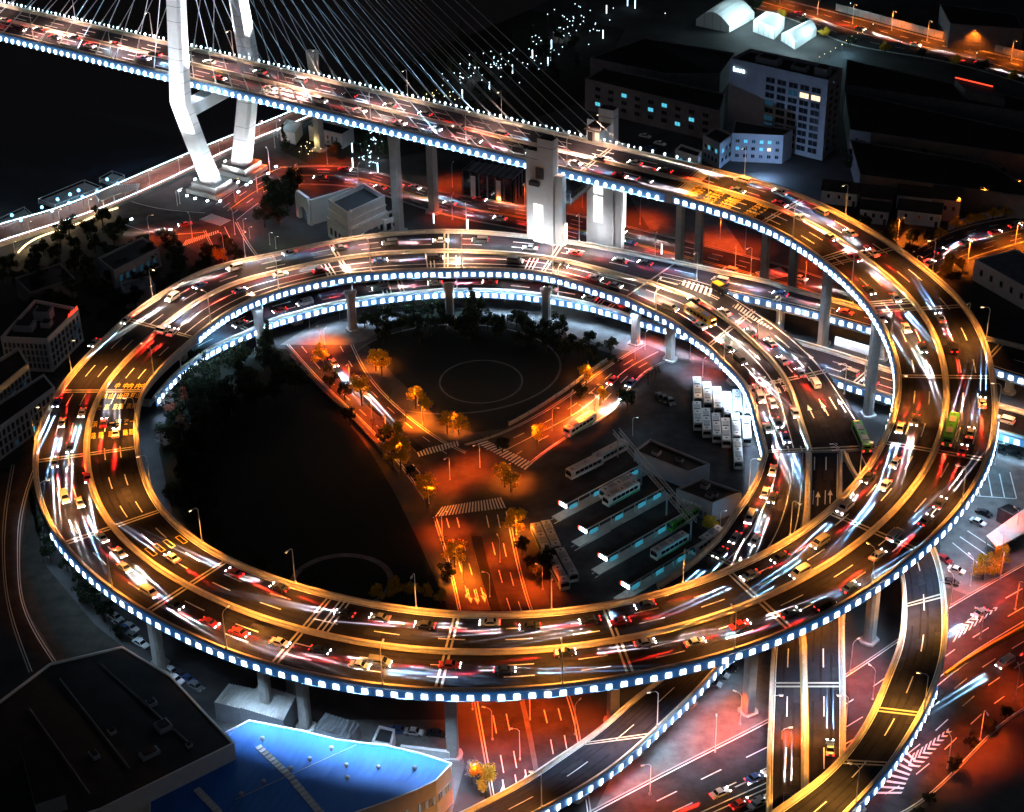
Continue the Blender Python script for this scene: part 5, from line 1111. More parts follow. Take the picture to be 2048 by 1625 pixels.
# ------------------------------------------------------------------ trees
def crown_mesh(name, h, w, n, m, seed, shape='round', size=.55, hollow=.35):
    r = np.random.default_rng(seed); mb = MB(); cl = []
    nb = 9 if shape != 'cone' else 12
    for k in range(nb):      # leaf clumps spread through the crown
        if shape == 'cone':
            z = r.uniform(.05, .95); rad = w * .5 * (1 - z) * r.uniform(.5, 1); a = r.uniform(0, 2 * PI); cl.append((np.array([rad * math.cos(a) * .7, rad * math.sin(a) * .7, h * z]), w * .28 * (1.1 - z)))
        else:
            a = r.uniform(0, 2 * PI); rad = w * .5 * math.sqrt(r.uniform(.02, 1)) * .72; z = h * r.uniform(.18, .86) * (1 - .25 * (rad / (w * .5)) ** 2); cl.append((np.array([rad * math.cos(a), rad * math.sin(a), z]), w * r.uniform(.16, .27)))
    for _ in range(n):
        c, rr = cl[r.integers(len(cl))]; d = r.normal(size=3); d /= np.linalg.norm(d); p = c + d * rr * r.uniform(hollow, 1.0) * np.array([1, 1, .85 if shape != 'cone' else 1.5])
        nn = nrm(d + r.normal(size=3) * .7); a = nrm(np.cross(nn, r.normal(size=3))); b = np.cross(nn, a); s = size * r.uniform(.5, 1.2)
        mb.add([p - a * s * .5, p - b * s * .28, p + a * s * .55, p + b * s * .28], [(0, 1, 2, 3)], 0)
    return mb.mesh(name, [m]), cl
def trunk_mesh(h, r0, cl, seed, z0):
    r = np.random.default_rng(seed); mb = MB(); k = z0 + h * .35; mb.tube([(0, 0, -.1), (.05, .02, z0 * .6), (0, .05, k), (.03, 0, z0 + h * .7)], [r0 * 1.3, r0, r0 * .75, r0 * .3], 7)
    for c, _ in cl[:6]: q = np.array([0, 0, z0 * .8 + r.uniform(0, .3) * h]); e = c + [0, 0, z0]; mb.tube([q, q * .45 + e * .55 + [0, 0, .2], e], [r0 * .45, r0 * .3, r0 * .1], 5)
    return mb.mesh('trunk', ['bark'])
def kind(h, w, n, m, seed, z0, r0, shape='round', size=.55, hollow=.35):
    c, cl = crown_mesh('crown', h, w, n, m, seed, shape, size, hollow); return c, trunk_mesh(h, r0, cl, seed, z0), z0
TK = {}
for i in range(3): TK['dark', i] = kind(5.5, 6.0, 900, 'leaf_dark', 10 + i, 2.0, .22, 'round', .8)
for i in range(2): TK['cone', i] = kind(9.5, 4.8, 900, 'leaf_deep', 30 + i, 1.0, .2, 'cone', .75)
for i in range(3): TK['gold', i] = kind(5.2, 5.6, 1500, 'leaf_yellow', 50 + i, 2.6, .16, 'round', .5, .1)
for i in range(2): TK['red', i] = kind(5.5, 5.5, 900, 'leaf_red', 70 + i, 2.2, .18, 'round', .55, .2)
for i in range(2): TK['pale', i] = kind(6.0, 5.5, 650, 'leaf_pale', 80 + i, 2.2, .18, 'round', .42, .1)
TK['bare', 0] = kind(4.8, 4.5, 150, 'leaf_deep', 90, 1.8, .14, 'round', .4, .1)
for i in range(2): TK['orange', i] = kind(5.0, 6.5, 1200, 'leaf_yellow', 95 + i, 1.6, .2, 'round', .6, .3)
for i in range(2): TK['bush', i] = kind(1.8, 2.6, 300, 'leaf_dark', 110 + i, .3, .08, 'round', .45)
def tree(k, px, label, group, s=1.0, i=None, z=0.0, pos=None):
    n = len([1 for a, b in TK if a == k]); i = random.randrange(n) if i is None else i; c, t, z0 = TK[k, i]
    p = at(*px, z) if pos is None else pos; r = empty('bush' if k == 'bush' else 'tree', p, random.uniform(0, 6.28), label=label, cat='bush' if k == 'bush' else 'tree', group=group); r.scale = (s, s, s * random.uniform(.9, 1.15))
    child('trunk', t, r); child('crown', c, r, (0, 0, z0)); return r
def scatter(poly, n, mind, seed, keep=None):
    r = np.random.default_rng(seed); P = np.array([at(x, y)[:2] for x, y in poly]); lo, hi = P.min(0), P.max(0); out = []
    def inside(q):
        c = False; j = len(P) - 1
        for i in range(len(P)):
            if (P[i][1] > q[1]) != (P[j][1] > q[1]) and q[0] < (P[j][0] - P[i][0]) * (q[1] - P[i][1]) / (P[j][1] - P[i][1]) + P[i][0]: c = not c
            j = i
        return c
    for _ in range(n * 60):
        if len(out) >= n: break
        q = r.uniform(lo, hi)
        if inside(q) and all(np.hypot(*(q - o)) > mind for o in out): out.append(q)
    return [np.r_[q, 0] for q in out]
DG = 'dark trees of the unlit park'
for p in scatter([(720, 650), (800, 640), (900, 620), (985, 645), (960, 690), (870, 690), (760, 690)], 17, 4.2, 1): tree('dark', None, 'dark bushy tree along the top of the lawn inside the ring', 'trees along the top of the lawn', random.uniform(.8, 1.25), pos=p)
for p in scatter([(985, 650), (1100, 668), (1230, 708), (1200, 728), (1120, 720), (1000, 690)], 16, 4.0, 2): tree('dark', None, 'dark bushy tree along the top of the lawn inside the ring', 'trees along the top of the lawn', random.uniform(.7, 1.1), pos=p)
tree('cone', (944, 652), 'tall dark conifer standing above the second coil lamps at the top of the lawn', None, 1.45); tree('cone', (1053, 690), 'slim dark conifer between two piers at the top of the lawn', None, 1.0); tree('cone', (540, 720), 'big dark conifer in front of a pier left of the avenue', None, 1.5)
for p in scatter([(325, 905), (345, 800), (420, 740), (515, 700), (560, 720), (600, 800), (480, 830), (420, 900), (400, 960)], 34, 4.8, 3): tree('dark', None, 'dark tree in the unlit wood inside the left side of the ring', 'trees of the left wood', random.uniform(.9, 1.35), pos=p)
for p in scatter([(335, 960), (420, 930), (430, 1080), (520, 1150), (640, 1180), (560, 1190), (440, 1110), (350, 1030)], 16, 5.5, 4): tree('dark', None, 'dark tree on the slope beside the inner edge of the upper coil', 'trees by the inner edge', random.uniform(.7, 1.1), pos=p)
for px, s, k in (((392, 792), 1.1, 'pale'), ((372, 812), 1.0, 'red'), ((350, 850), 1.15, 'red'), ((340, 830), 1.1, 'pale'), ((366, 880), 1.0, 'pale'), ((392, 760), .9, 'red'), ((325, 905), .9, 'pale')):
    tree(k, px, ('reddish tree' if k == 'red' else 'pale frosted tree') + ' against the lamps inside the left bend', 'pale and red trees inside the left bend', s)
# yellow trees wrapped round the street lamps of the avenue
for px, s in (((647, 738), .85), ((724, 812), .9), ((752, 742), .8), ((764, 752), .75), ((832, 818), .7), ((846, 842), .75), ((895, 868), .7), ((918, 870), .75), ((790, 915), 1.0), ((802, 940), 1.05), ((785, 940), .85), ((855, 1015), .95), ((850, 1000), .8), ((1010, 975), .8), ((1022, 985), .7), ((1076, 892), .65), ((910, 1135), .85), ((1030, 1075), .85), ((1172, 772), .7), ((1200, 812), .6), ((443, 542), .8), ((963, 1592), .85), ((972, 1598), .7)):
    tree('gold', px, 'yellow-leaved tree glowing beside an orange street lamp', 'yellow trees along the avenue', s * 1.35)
for px in ((660, 778), (690, 800), (700, 850), (745, 860), (770, 890), (820, 955), (835, 980), (812, 845), (780, 800), (870, 1050), (885, 1100), (895, 1165), (1045, 1110), (1060, 1140), (1075, 1165), (1090, 1150), (1100, 1130), (980, 885), (1110, 835), (1160, 800), (1005, 905)):
    tree('bare' if random.random() < .4 else 'dark', px, 'dark street tree along the roads inside the ring', 'street trees inside the ring', random.uniform(.55, .85))
for px in ((820, 1190), (790, 1195), (850, 1200), (880, 1205), (760, 1200)): tree('orange', px, 'brownish round tree by the inner edge at the bottom', 'brownish trees at the bottom of the lawn', random.uniform(.6, .9))
for px in ((1296, 770), (1310, 760)): tree('bare', px, 'bare tree in front of the white-lit pavement beside the depot', 'bare trees by the depot', .9)
tree('orange', (1420, 1065), 'reddish tree beside the depot building', None, .8); tree('dark', (1255, 822), 'dark round tree left of the depot car park', None, 1.0)
for px, s in (((1965, 1160), 1.0), ((1985, 1150), .8), ((2000, 1135), .9)): tree('orange', px, 'orange round tree beside the blue parking lot', 'orange trees by the parking lot', s)
for px in ((1858, 1612), (1940, 1500), (1975, 1470), (2010, 1440), (1905, 1545), (1835, 1640)): tree('dark', px, 'small dark tree on the kerb of the big road', 'kerb trees of the big road', .55)
tree('pale', (945, 1570), 'pale bushy tree in front of the red road beside the blue roof', None, .9)
for p in scatter([(0, 560), (180, 445), (320, 475), (410, 520), (450, 555), (330, 600), (200, 680), (160, 640), (60, 650)], 52, 6.0, 5): tree('dark', None, 'dark tree in the unlit gardens left of the ring', 'trees left of the ring', random.uniform(.8, 1.2), pos=p)
for p in scatter([(95, 960), (75, 1000), (100, 1120), (190, 1230), (250, 1290), (225, 1240), (130, 1110), (95, 1030)], 24, 4.5, 6): tree(random.choice(['dark', 'dark', 'pale']), None, 'shrubby tree at the foot of the outer edge on the left', 'trees at the foot of the left edge', random.uniform(.6, 1.0), pos=p)
for p in scatter([(560, 300), (640, 285), (760, 300), (880, 290), (880, 250), (700, 190), (800, 140), (960, 80), (1100, 60), (1180, 110), (1100, 220), (900, 300), (700, 325)], 70, 7.0, 8): tree(random.choice(['dark', 'dark', 'cone', 'bare']), None, 'dark tree in the riverside park behind the bridge', 'trees of the riverside park', random.uniform(.7, 1.1), pos=p)
for p in scatter([(1790, 560), (1850, 520), (1890, 480), (1790, 470), (1700, 450), (1640, 470), (1700, 520)], 16, 6, 9): tree('dark', None, 'dark tree between the ring and the right-hand road', 'trees by the right-hand road', random.uniform(.7, 1.0), pos=p)
for px in ((1935, 452), (1960, 446), (1985, 440), (2010, 436), (1912, 462), (1880, 480), (1900, 540), (1925, 545), (1890, 555)): tree('orange', px, 'orange-lit tree on the verge of the right-hand road', 'verge trees of the right-hand road', .75)
for p in scatter([(1690, 360), (1900, 400), (2040, 410), (2040, 330), (1800, 300), (1700, 300)], 22, 7, 10): tree('dark', None, 'dark tree around the small houses behind the ring', 'trees round the small houses', random.uniform(.7, 1.1), pos=p)
for q in np.arange(8, R_T.len - 5, 13): tree('orange' if int(q) % 2 else 'dark', None, 'small tree on the verge of the orange top road', 'verge trees of the top road', .8, pos=R_T.pt(q, 1.0, 0, 3))
for px in ((560, 415), (575, 430), (580, 400), (545, 430), (560, 450), (590, 385), (530, 455), (548, 400)): tree('dark', px, 'dark tree beside the arched gate wall', 'trees beside the arched gate wall', 1.25)
for px in ((455, 505), (470, 520), (480, 535), (430, 520), (415, 540)): tree('dark', px, 'dark tree below the orange crossing', 'trees below the orange crossing', .8)
for px in ((655, 745), (670, 760), (1135, 700), (1165, 707), (1190, 716), (1215, 722), (1235, 728)): tree('bush', px, 'low dark bush on the lawn edge inside the ring', 'bushes on the lawn edge', 1.1)
# ------------------------------------------------------------------ vehicles
def hull(prof, w, inset=.0, zc=None):
    """Body lofted from a side profile [(x, z, half-width factor)] mirrored about y = 0."""
    mb = MB(); n = len(prof); L = [(x, f * w / 2, z) for x, z, f in prof]; R = [(x, -f * w / 2, z) for x, z, f in prof]
    mb.add(L + R, [(i, (i + 1) % n, n + (i + 1) % n, n + i) for i in range(n)] + [list(range(n))[::-1], list(range(n, 2 * n))], 0); return mb
def wheel_mesh(r, w):
    mb = MB(); mb.tube([(0, -w / 2, 0), (0, w / 2, 0)], r, 12, 0); a = MB(); mb.tube([(0, -w / 2 - .01, 0), (0, w / 2 + .01, 0)], r * .55, 8, 1); return mb.mesh('wheel', ['rubber', 'steel'])
def small(name, m, boxes):
    mb = MB()
    for c, sx, sy, sz in boxes: mb.obox(c, (sx / 2, 0, 0), (0, sy / 2, 0), (0, 0, sz / 2), 0)
    return mb.mesh(name, [m])
WH, WHB = wheel_mesh(.33, .24), wheel_mesh(.5, .3)
KIND = {}
def car_kind(key, col, L=4.5, w=1.8, h=1.45, van=False):
    z0 = .28; hb = h * .58
    if van: body = [(-L / 2, z0, .94), (-L / 2 - .03, .75, 1), (-L / 2 + .05, h * .97, .9), (-L / 2 + .4, h, .86), (L * .16, h, .86), (L * .33, hb + .12, .96), (L / 2 - .1, hb - .08, .96), (L / 2, .55, .98), (L / 2 - .03, z0, .92)]
    else: body = [(-L / 2 + .03, z0, .92), (-L / 2, .6, .96), (-L / 2 + .12, hb, .95), (-L * .30, hb + .04, .97), (-L * .17, h - .04, .78), (-.1, h, .76), (L * .10, h - .05, .78), (L * .25, hb + .02, .96), (L / 2 - .25, hb - .12, .95), (L / 2, .52, .92), (L / 2 - .03, z0, .88)]
    mb = hull(body, w); bm = mb.mesh('body', [col])
    if van: g = [(-L / 2 + .2, h - .14, 1.02), (L * .14, h - .14, 1.02), (L * .27, hb + .22, 1.02), (-L / 2 + .2, hb + .16, 1.02)]
    else: g = [(-L * .29, hb + .07, 1.0), (-L * .18, h - .1, .81), (L * .095, h - .11, .81), (L * .235, hb + .06, 1.0)]
    gm = MB(); n = len(g); A = [(x, f * w / 2 + .004, z) for x, z, f in g]; B = [(x, -f * w / 2 - .004, z) for x, z, f in g]; gm.add(A + B, [list(range(n))[::-1], list(range(n, 2 * n))], 0)
    if van: fr_, rr_ = ((L * .17, h - .06), (L * .31, hb + .18)), ((-L / 2 + .03, h - .2), (-L / 2 - .01, hb + .12))
    else: fr_, rr_ = ((L * .11, h - .09), (L * .245, hb + .06)), ((-L * .18, h - .09), (-L * .295, hb + .08))
    for (xa, za), (xb, zb_) in (fr_, rr_):
        sg = 1 if xb > xa else -1; o = np.array([.03 * sg, 0, .03]); gm.add([o + [xa, -w * .36, za], o + [xa, w * .36, za], o + [xb, w * .44, zb_], o + [xb, -w * .44, zb_]], [(0, 1, 2, 3)], 0)
    glm = gm.mesh('window', ['glass_dark'])
    head = [(L / 2 - .06, .7)]; KIND[key] = dict(L=L, w=w, body=bm, glass=glm, hz=.64, tz=.74 if not van else .9)
for c in ('white', 'silver', 'black', 'red', 'blue', 'grey', 'green', 'yellow'): car_kind(('car', c), 'car_' + c)
for c in ('white', 'silver', 'black', 'grey'): car_kind(('van', c), 'car_' + c, 4.9, 1.9, 1.9, True)
LAMPM = {}
def lampm(nm, m, sx, sy, sz):
    k = (nm, m, sx, sy, sz)
    if k not in LAMPM: LAMPM[k] = small(nm, m, [((0, 0, 0), sx, sy, sz)])
    return LAMPM[k]
PROTO = {}
BEAM = 3000000.0
def make_vehicle(key, lit):
    K = KIND[key]; r = empty('car' if key[0] == 'car' else 'van'); L, w = K['L'], K['w']
    child('body', K['body'], r); child('window', K['glass'], r)
    for x in (-L * .30, L * .31):
        for y in (-w * .43, w * .43): child('wheel', WH, r, (x, y, .33))
    for y in (-w * .36, w * .36):
        child('headlight', lampm('headlight', 'head' if lit else 'head_off', .1, .38, .2), r, (L / 2 - .02, y, K['hz'])); child('taillight', lampm('taillight', 'tail' if lit else 'tail_off', .1, .36, .2), r, (-L / 2 + .01, y, K['tz']))
        if lit:
            o = light('SPOT', 'headlight_beam', *(((1.0, .93, .86), BEAM) if key[1] in ('white', 'black', 'red') else ((.3, .66, 1.0), BEAM * 1.3)), (L / 2 + .12, y, .72), r, size=.08, key='beam' + str(key[1] in ('white', 'black', 'red')), spot_size=math.radians(11), spot_blend=.5); o.rotation_euler = Vector((1, 0, -.112)).to_track_quat('-Z', 'Y').to_euler(); o.scale = (.16, 1, 1)
    if lit:
        o = light('SPOT', 'taillight_glow', (1.0, .02, .01), 560000.0, (-L / 2 - .1, 0, .8), r, size=.3, key='tailglow', spot_size=math.radians(12), spot_blend=.6); o.rotation_euler = Vector((-1, 0, -.15)).to_track_quat('-Z', 'Y').to_euler(); o.scale = (.6, 1, 1)
    return r
def bus_kind(col, L=11.5, w=2.5, h=3.0, lit=False):
    r = empty('bus'); mb = hull([(-L / 2, .4, .96), (-L / 2 - .02, 1.1, 1), (-L / 2 + .03, h - .15, .97), (-L / 2 + .2, h, .93), (L / 2 - .3, h, .93), (L / 2 - .05, h - .2, .97), (L / 2 + .02, 1.0, 1), (L / 2, .4, .96)], w); child('body', mb.mesh('body', [col]), r)
    child('stripe', small('stripe', 'car_green' if col == 'car_white' else 'car_white', [((0, s * w * .5, .8), L - .3, .03, .4) for s in (-1, 1)]), r)
    gm = MB()
    for s in (-1, 1):
        for k in range(6): gm.obox((-L / 2 + 1.2 + k * (L - 2.2) / 6 + .35, s * w * .495, 1.95), ((L - 2.4) / 13.5, 0, 0), (0, .02, 0), (0, 0, .45), 0)
    child('side_window', gm.mesh('side_window', ['glass_dark']), r)
    child('windscreen', small('windscreen', 'glass_dark', [((L / 2, 0, 1.9), .04, w * .86, 1.1)]), r); child('rear_window', small('rear_window', 'glass_dark', [((-L / 2, 0, 2.1), .06, w * .7, .7)]), r)
    child('roof_unit', small('roof_unit', 'car_silver', [((-L * .22, 0, h + .1), 2.2, 1.6, .22), ((L * .2, 0, h + .1), 2.4, 1.6, .22)]), r)
    child('roof_vent', small('roof_vent', 'car_grey', [((x, 0, h + .03), .5, .6, .08) for x in (-L * .4, -.2, L * .4)]), r)
    child('roof_seam', small('roof_seam', 'car_grey', [((x, 0, h + .005), .06, w * .86, .03) for x in (-L * .12, L * .1)]), r)
    child('destination_sign', small('destination_sign', 'lamp_orange' if lit else 'glass_dark', [((L / 2 + .01, 0, 2.68), .04, 1.5, .25)]), r)
    for x in (-L * .26, L * .3):
        for y in (-w * .44, w * .44): child('wheel', WHB, r, (x, y, .5))
    for y in (-w * .36, w * .36):
        child('headlight', lampm('headlight', 'head' if lit else 'head_off', .08, .4, .25), r, (L / 2 + .02, y, .8)); child('taillight', lampm('taillight', 'tail' if lit else 'tail_off', .08, .3, .4), r, (-L / 2, y, 1.0))
        if lit:
            o = light('SPOT', 'headlight_beam', (1.0, .95, .9), BEAM, (L / 2 + .15, y, .8), r, size=.08, key='beam', spot_size=math.radians(11), spot_blend=.5); o.rotation_euler = Vector((1, 0, -.112)).to_track_quat('-Z', 'Y').to_euler(); o.scale = (.16, 1, 1)
    if lit: o = light('SPOT', 'taillight_glow', (1.0, .02, .01), 560000.0, (-L / 2 - .1, 0, .8), r, size=.3, key='tailglow', spot_size=math.radians(12), spot_blend=.6); o.rotation_euler = Vector((-1, 0, -.15)).to_track_quat('-Z', 'Y').to_euler(); o.scale = (.6, 1, 1)
    return r
USED = {}
def vehicle(key, lit, p, t, up=None, label=None, group=None, cat=None):
    k = (key, lit)
    if k not in PROTO: PROTO[k] = make_vehicle(key, lit) if key[0] != 'bus' else bus_kind('car_' + key[1], lit=lit); o = PROTO[k]
    else: o = copy_tree(PROTO[k])
    o.location = tuple(map(float, p)); t = nrm(t); o.rotation_euler = (0, -math.asin(t[2]), math.atan2(t[1], t[0]))
    tag(o, label, cat or {'car': 'car', 'van': 'van', 'bus': 'bus'}[key[0]], group); return o
CARC = ['white', 'silver', 'black', 'grey', 'white', 'silver', 'black', 'red', 'blue']
def drive(D, q, u, fwd, key=None, where='', lane=''):
    key = key or (('car', random.choice(CARC)) if random.random() < .78 else ('van', random.choice(['white', 'silver', 'black', 'grey'])))
    uu = float(np.ravel(uf(u, q))[0]); p = D.pt(q, uu, .03); t = D.tan(q) * (1 if fwd else -1); nm = {'white': 'white', 'silver': 'silver', 'black': 'black', 'red': 'red', 'blue': 'blue', 'grey': 'dark grey', 'green': 'green', 'yellow': 'yellow'}[key[1]]
    return vehicle(key, True, p, t, label='%s %s %s' % (nm, key[0], where), group='traffic on the raised roads')
def drive_px(D, lst, where, fwd):
    for x, y, *k in lst:
        q, u = q_u(D, x, y); drive(D, q, u, fwd, k[0] if k else None, where)
# traffic, placed where the picture shows lights
drive_px(D_S1, [(1475, 385), (1560, 412), (1600, 440), (1660, 478), (1710, 520), (1738, 585), (1762, 640), (1790, 600), (1812, 660), (1845, 700), (1800, 860), (1830, 845), (1790, 930), (1770, 975), (1735, 960), (1690, 1020), (1640, 1090), (1560, 1120), (1500, 1155), (1600, 1150)], 'in the near carriageway on the right bend', True)
drive_px(D_S1, [(1290, 1215), (1180, 1245), (1060, 1258), (980, 1250), (850, 1255), (1240, 1248), (760, 1240), (690, 1232)], 'in the upper carriageway above the bottom lawn', True)
drive_px(D_S1, [(560, 1180), (470, 1150), (345, 1120), (232, 870), (208, 850), (350, 640), (425, 592), (400, 628)], 'in the inner carriageway on the left bend', True)
drive_px(D_S1, [(1485, 365), (1560, 388), (1640, 428), (1700, 470), (1745, 510), (1880, 640), (1905, 700), (1965, 810), (1940, 870), (1925, 905), (1900, 870, ('bus', 'green')), (1880, 1010), (1850, 1045), (1790, 1075), (1755, 1115), (1700, 1180), (1650, 1215), (1580, 1230)], 'in the outer carriageway on the right bend', False)
drive_px(D_S1, [(1480, 1255), (1390, 1290), (1290, 1290), (1130, 1310), (1010, 1345), (900, 1335), (760, 1330), (640, 1305), (560, 1290), (720, 1335), (480, 1270), (420, 1250)], 'in the lower carriageway at the bottom bend', False)
drive_px(D_S1, [(350, 1215), (300, 1190), (250, 1140), (205, 1080), (240, 1110), (160, 1010), (130, 1000), (175, 960), (110, 930), (140, 900), (165, 830), (125, 850), (115, 810), (190, 690), (260, 640)], 'in the outer carriageway on the left bend', False)
drive_px(D_S2, [(480, 585), (560, 552), (640, 545), (760, 525), (870, 520), (1030, 525), (1120, 535), (1190, 560), (1230, 575)], 'in the near carriageway of the second coil', True)
drive_px(D_S2, [(345, 600), (400, 575), (470, 540), (580, 510), (680, 500), (780, 490), (880, 485), (960, 485), (1060, 500), (1150, 510), (1240, 525), (1290, 530)], 'in the far carriageway of the second coil', False)
drive_px(D_SM, [(1340, 620), (1400, 655), (1455, 700), (1480, 725), (1400, 640, ('bus', 'yellow')), (1520, 800), (1545, 810), (1535, 860), (1570, 880), (1590, 830), (1555, 850)], 'in the near carriageway above the parked buses', True)
drive_px(D_SM, [(1390, 605), (1450, 628), (1500, 670), (1540, 690), (1565, 725), (1600, 750), (1630, 770)], 'in the up-going carriageway beside the chevrons', False)
drive_px(D_SM, [(1722, 884, ('bus', 'green'))], 'coming from below the upper coil beside the chevron gore', False)
drive_px(D_B0, [(1545, 945), (1530, 990), (1500, 1040), (1470, 1080), (1510, 1085), (1440, 1110), (1545, 1000)], 'on the inner carriageway curving under the upper coil', True)
drive_px(D_BRIDGE, [(40, 62), (110, 78), (180, 95), (290, 120), (440, 160), (540, 180), (640, 205), (720, 225), (800, 250), (870, 262), (950, 285), (1040, 305), (1150, 330), (1240, 355), (1290, 365)], 'in the near carriageway of the bridge', True)
drive_px(D_BRIDGE, [(10, 44), (80, 62), (150, 78), (230, 92), (310, 112), (420, 128), (520, 148), (600, 165), (700, 195), (780, 215), (850, 232), (920, 258), (1000, 272), (1090, 290), (1200, 322), (1270, 330), (1330, 345)], 'in the far carriageway of the bridge', False)
drive_px(D_A, [(1440, 565), (1560, 592), (1690, 628)], 'on the right-hand ramp', False)
drive_px(D_B, [(480, 652), (560, 625), (610, 610), (760, 580), (870, 570), (980, 568), (1100, 582), (1180, 600), (1700, 750), (1740, 768), (2010, 845)], 'on the lowest ramp', False)
drive_px(D_E, [(1660, 1500), (1575, 1610)], 'on the twin ramp', False)
# ground traffic
def ground_drive(D, lst, where, fwd, group='traffic on the ground roads'):
    for x, y, *k in lst:
        q, u = q_u(D, x, y); key = k[0] if k else (('car', random.choice(CARC)) if random.random() < .8 else ('van', random.choice(['white', 'silver'])))
        p = D.pt(q, u, .01); t = D.tan(q) * (1 if fwd else -1); vehicle(key, True, p, t, label='%s %s %s' % (key[1].replace('grey', 'dark grey'), key[0], where), group=group)
ground_drive(R_MAIN, [(640, 358), (760, 378), (900, 410), (1000, 440), (1260, 490), (1460, 545)], 'on the near side of the red road behind the ring', False)
ground_drive(R_MAIN, [(690, 342), (830, 378), (960, 402), (1240, 465), (1600, 560)], 'on the far side of the red road behind the ring', True)
ground_drive(R_R, [(1880, 505), (1930, 488), (1990, 468), (2030, 455), (1860, 530)], 'on the orange road at the right', True)
ground_drive(R_T, [(1600, 30), (1720, 60), (1830, 92), (1960, 130)], 'on the orange top road', True)
ground_drive(R_BIG, [(1440, 1590), (1510, 1560), (1480, 1612), (1520, 1605, ('car', 'white'))], 'on the big road below the twin ramp', True)
ground_drive(R_BIG, [(1960, 1230), (2010, 1330)], 'on the big red road at the right', False)
ground_drive(R_AV, [(716, 770), (668, 730)], 'on the upper part of the avenue inside the ring', True)
ground_drive(R_NE, [(1262, 770), (1225, 765)], 'on the road to the upper right inside the ring', False)
vehicle(('bus', 'white'), True, at(1160, 858, .01), at(1190, 840) - at(1135, 875), label='orange-lit bus standing by the park road above the depot', group='buses of the depot')
q, u = q_u(R_W, 440, 432)
vehicle(('car', 'red'), True, at(370, 452, .01), at(330, 458) - at(395, 448), label='red car with lights on at the junction near the pylon', group='traffic on the ground roads')
# parked buses
pb = [(1394, 792), (1394, 842), (1414, 802), (1412, 856), (1434, 812), (1432, 866), (1454, 822), (1451, 876), (1474, 818), (1471, 866), (1475, 918), (1494, 822), (1492, 872)]
rows_ = {1394: 'first', 1414: 'second', 1412: 'second', 1434: 'third', 1432: 'third', 1454: 'fourth', 1451: 'fourth', 1474: 'fifth', 1471: 'fifth', 1475: 'fifth', 1494: 'sixth', 1492: 'sixth'}
for x, y in pb:
    pos = 'front one' if y > 890 else ('upper one' if y < 830 else 'lower one'); vehicle(('bus', 'white'), False, at(x, y, .02), at(x + 3, y + 22) - at(x, y - 22), label='white parked bus, %s in the %s file from the left' % (pos, rows_[x]), group='white buses parked beside the inner edge')
for a, b, nm in (((1142, 957), (1196, 930), 'left bus of the pair in the top bay of the depot'), ((1194, 928), (1246, 900), 'right bus of the pair in the top bay of the depot'), ((1205, 1000), (1266, 967), 'bus beside the first platform with an orange nose'), ((1212, 1013), (1272, 980), 'bus beside the second platform'), ((1312, 1118), (1366, 1086), 'bus with lit sign between the lower platforms'), ((1393, 1105), (1432, 1078), 'bus half hidden by the inner edge beside the depot'),
                 ((1092, 1112), (1072, 1068), 'left bus in the upper pair beside the red road'), ((1112, 1108), (1092, 1062), 'right bus in the upper pair beside the red road'), ((1130, 1182), (1102, 1130), 'left bus in the lower pair beside the red road'), ((1148, 1168), (1118, 1114), 'right bus in the lower pair beside the red road')):
    p, q = at(*a, .02), at(*b, .02); vehicle(('bus', 'silver' if 'pair in' in nm else 'white'), False, (p + q) / 2, p - q, label=nm, group='buses of the depot')
vehicle(('bus', 'green'), False, at(1367, 1045, .02), at(1360, 1052) - at(1378, 1040), label='green and white minibus at the end of the third platform', group='buses of the depot')
# parked cars
for (x, y), c, d, lb in [((828, 1468), 'white', (1, .12), 'white car parked by the yard wall above the blue roof'), ((873, 1471), 'black', (1, .12), 'black and white car parked next to the pier above the blue roof'), ((798, 1464), 'blue', (1, .1), 'dark blue car parked by the boiler house'),
        ((1425, 1370), 'silver', (.9, .3), 'silver car parked on the rack below the curved ramp, lower one'), ((1440, 1352), 'white', (.9, .3), 'white car parked below the curved ramp, middle one'), ((1455, 1338), 'black', (.9, .3), 'black car parked below the curved ramp, upper one'),
        ((1888, 1122), 'red', (.8, .5), 'red car parked under the right bend beside the ramp'), ((1912, 1144), 'white', (.9, .3), 'white taxi parked between the ramp and the orange trees'), ((1900, 1168), 'black', (.9, .2), 'black van-like car parked by the orange fence'), ((1955, 1048), 'white', (.85, .35), 'white car parked at the blue lot, lower one'), ((1968, 1030), 'black', (.85, .35), 'black car parked at the blue lot beside the white one'), ((2000, 905), 'black', (.9, .3), 'black car parked at the top of the blue lot'), ((2030, 912), 'black', (.9, .3), 'black car parked at the top right of the blue lot'),
        ((1320, 797), 'black', (.4, .6), 'black car parked in the depot car park, first'), ((1330, 801), 'black', (.4, .6), 'black car parked in the depot car park, second'), ((1341, 806), 'grey', (.4, .6), 'grey car parked in the depot car park'), ((1515, 1612), 'white', (.9, -.45), 'white taxi at the kerb below the twin ramp'), ((1290, 275), 'silver', (.8, .2), 'silver car parked below the warehouse'), ((1320, 290), 'white', (.8, .2), 'white car parked below the warehouse'), ((1300, 300), 'blue', (.8, .2), 'blue car parked below the warehouse')]:
    vehicle(('car', c), False, at(x, y, .03), at(x + 20 * d[0], y + 20 * d[1]) - at(x, y), label=lb, group='parked cars')
for i, (x, y) in enumerate(((232, 1238), (240, 1250), (250, 1262), (262, 1258), (268, 1276), (282, 1290), (344, 1346), (362, 1352), (376, 1362), (352, 1362), (392, 1376))):
    vehicle(('car', ['white', 'silver', 'blue', 'white', 'grey', 'white', 'silver', 'black', 'blue', 'white', 'grey'][i]), False, at(x, y, .02), at(x + 20, y + 12) - at(x, y), label='car parked in the blue light below the left bend', group='cars parked below the left bend')
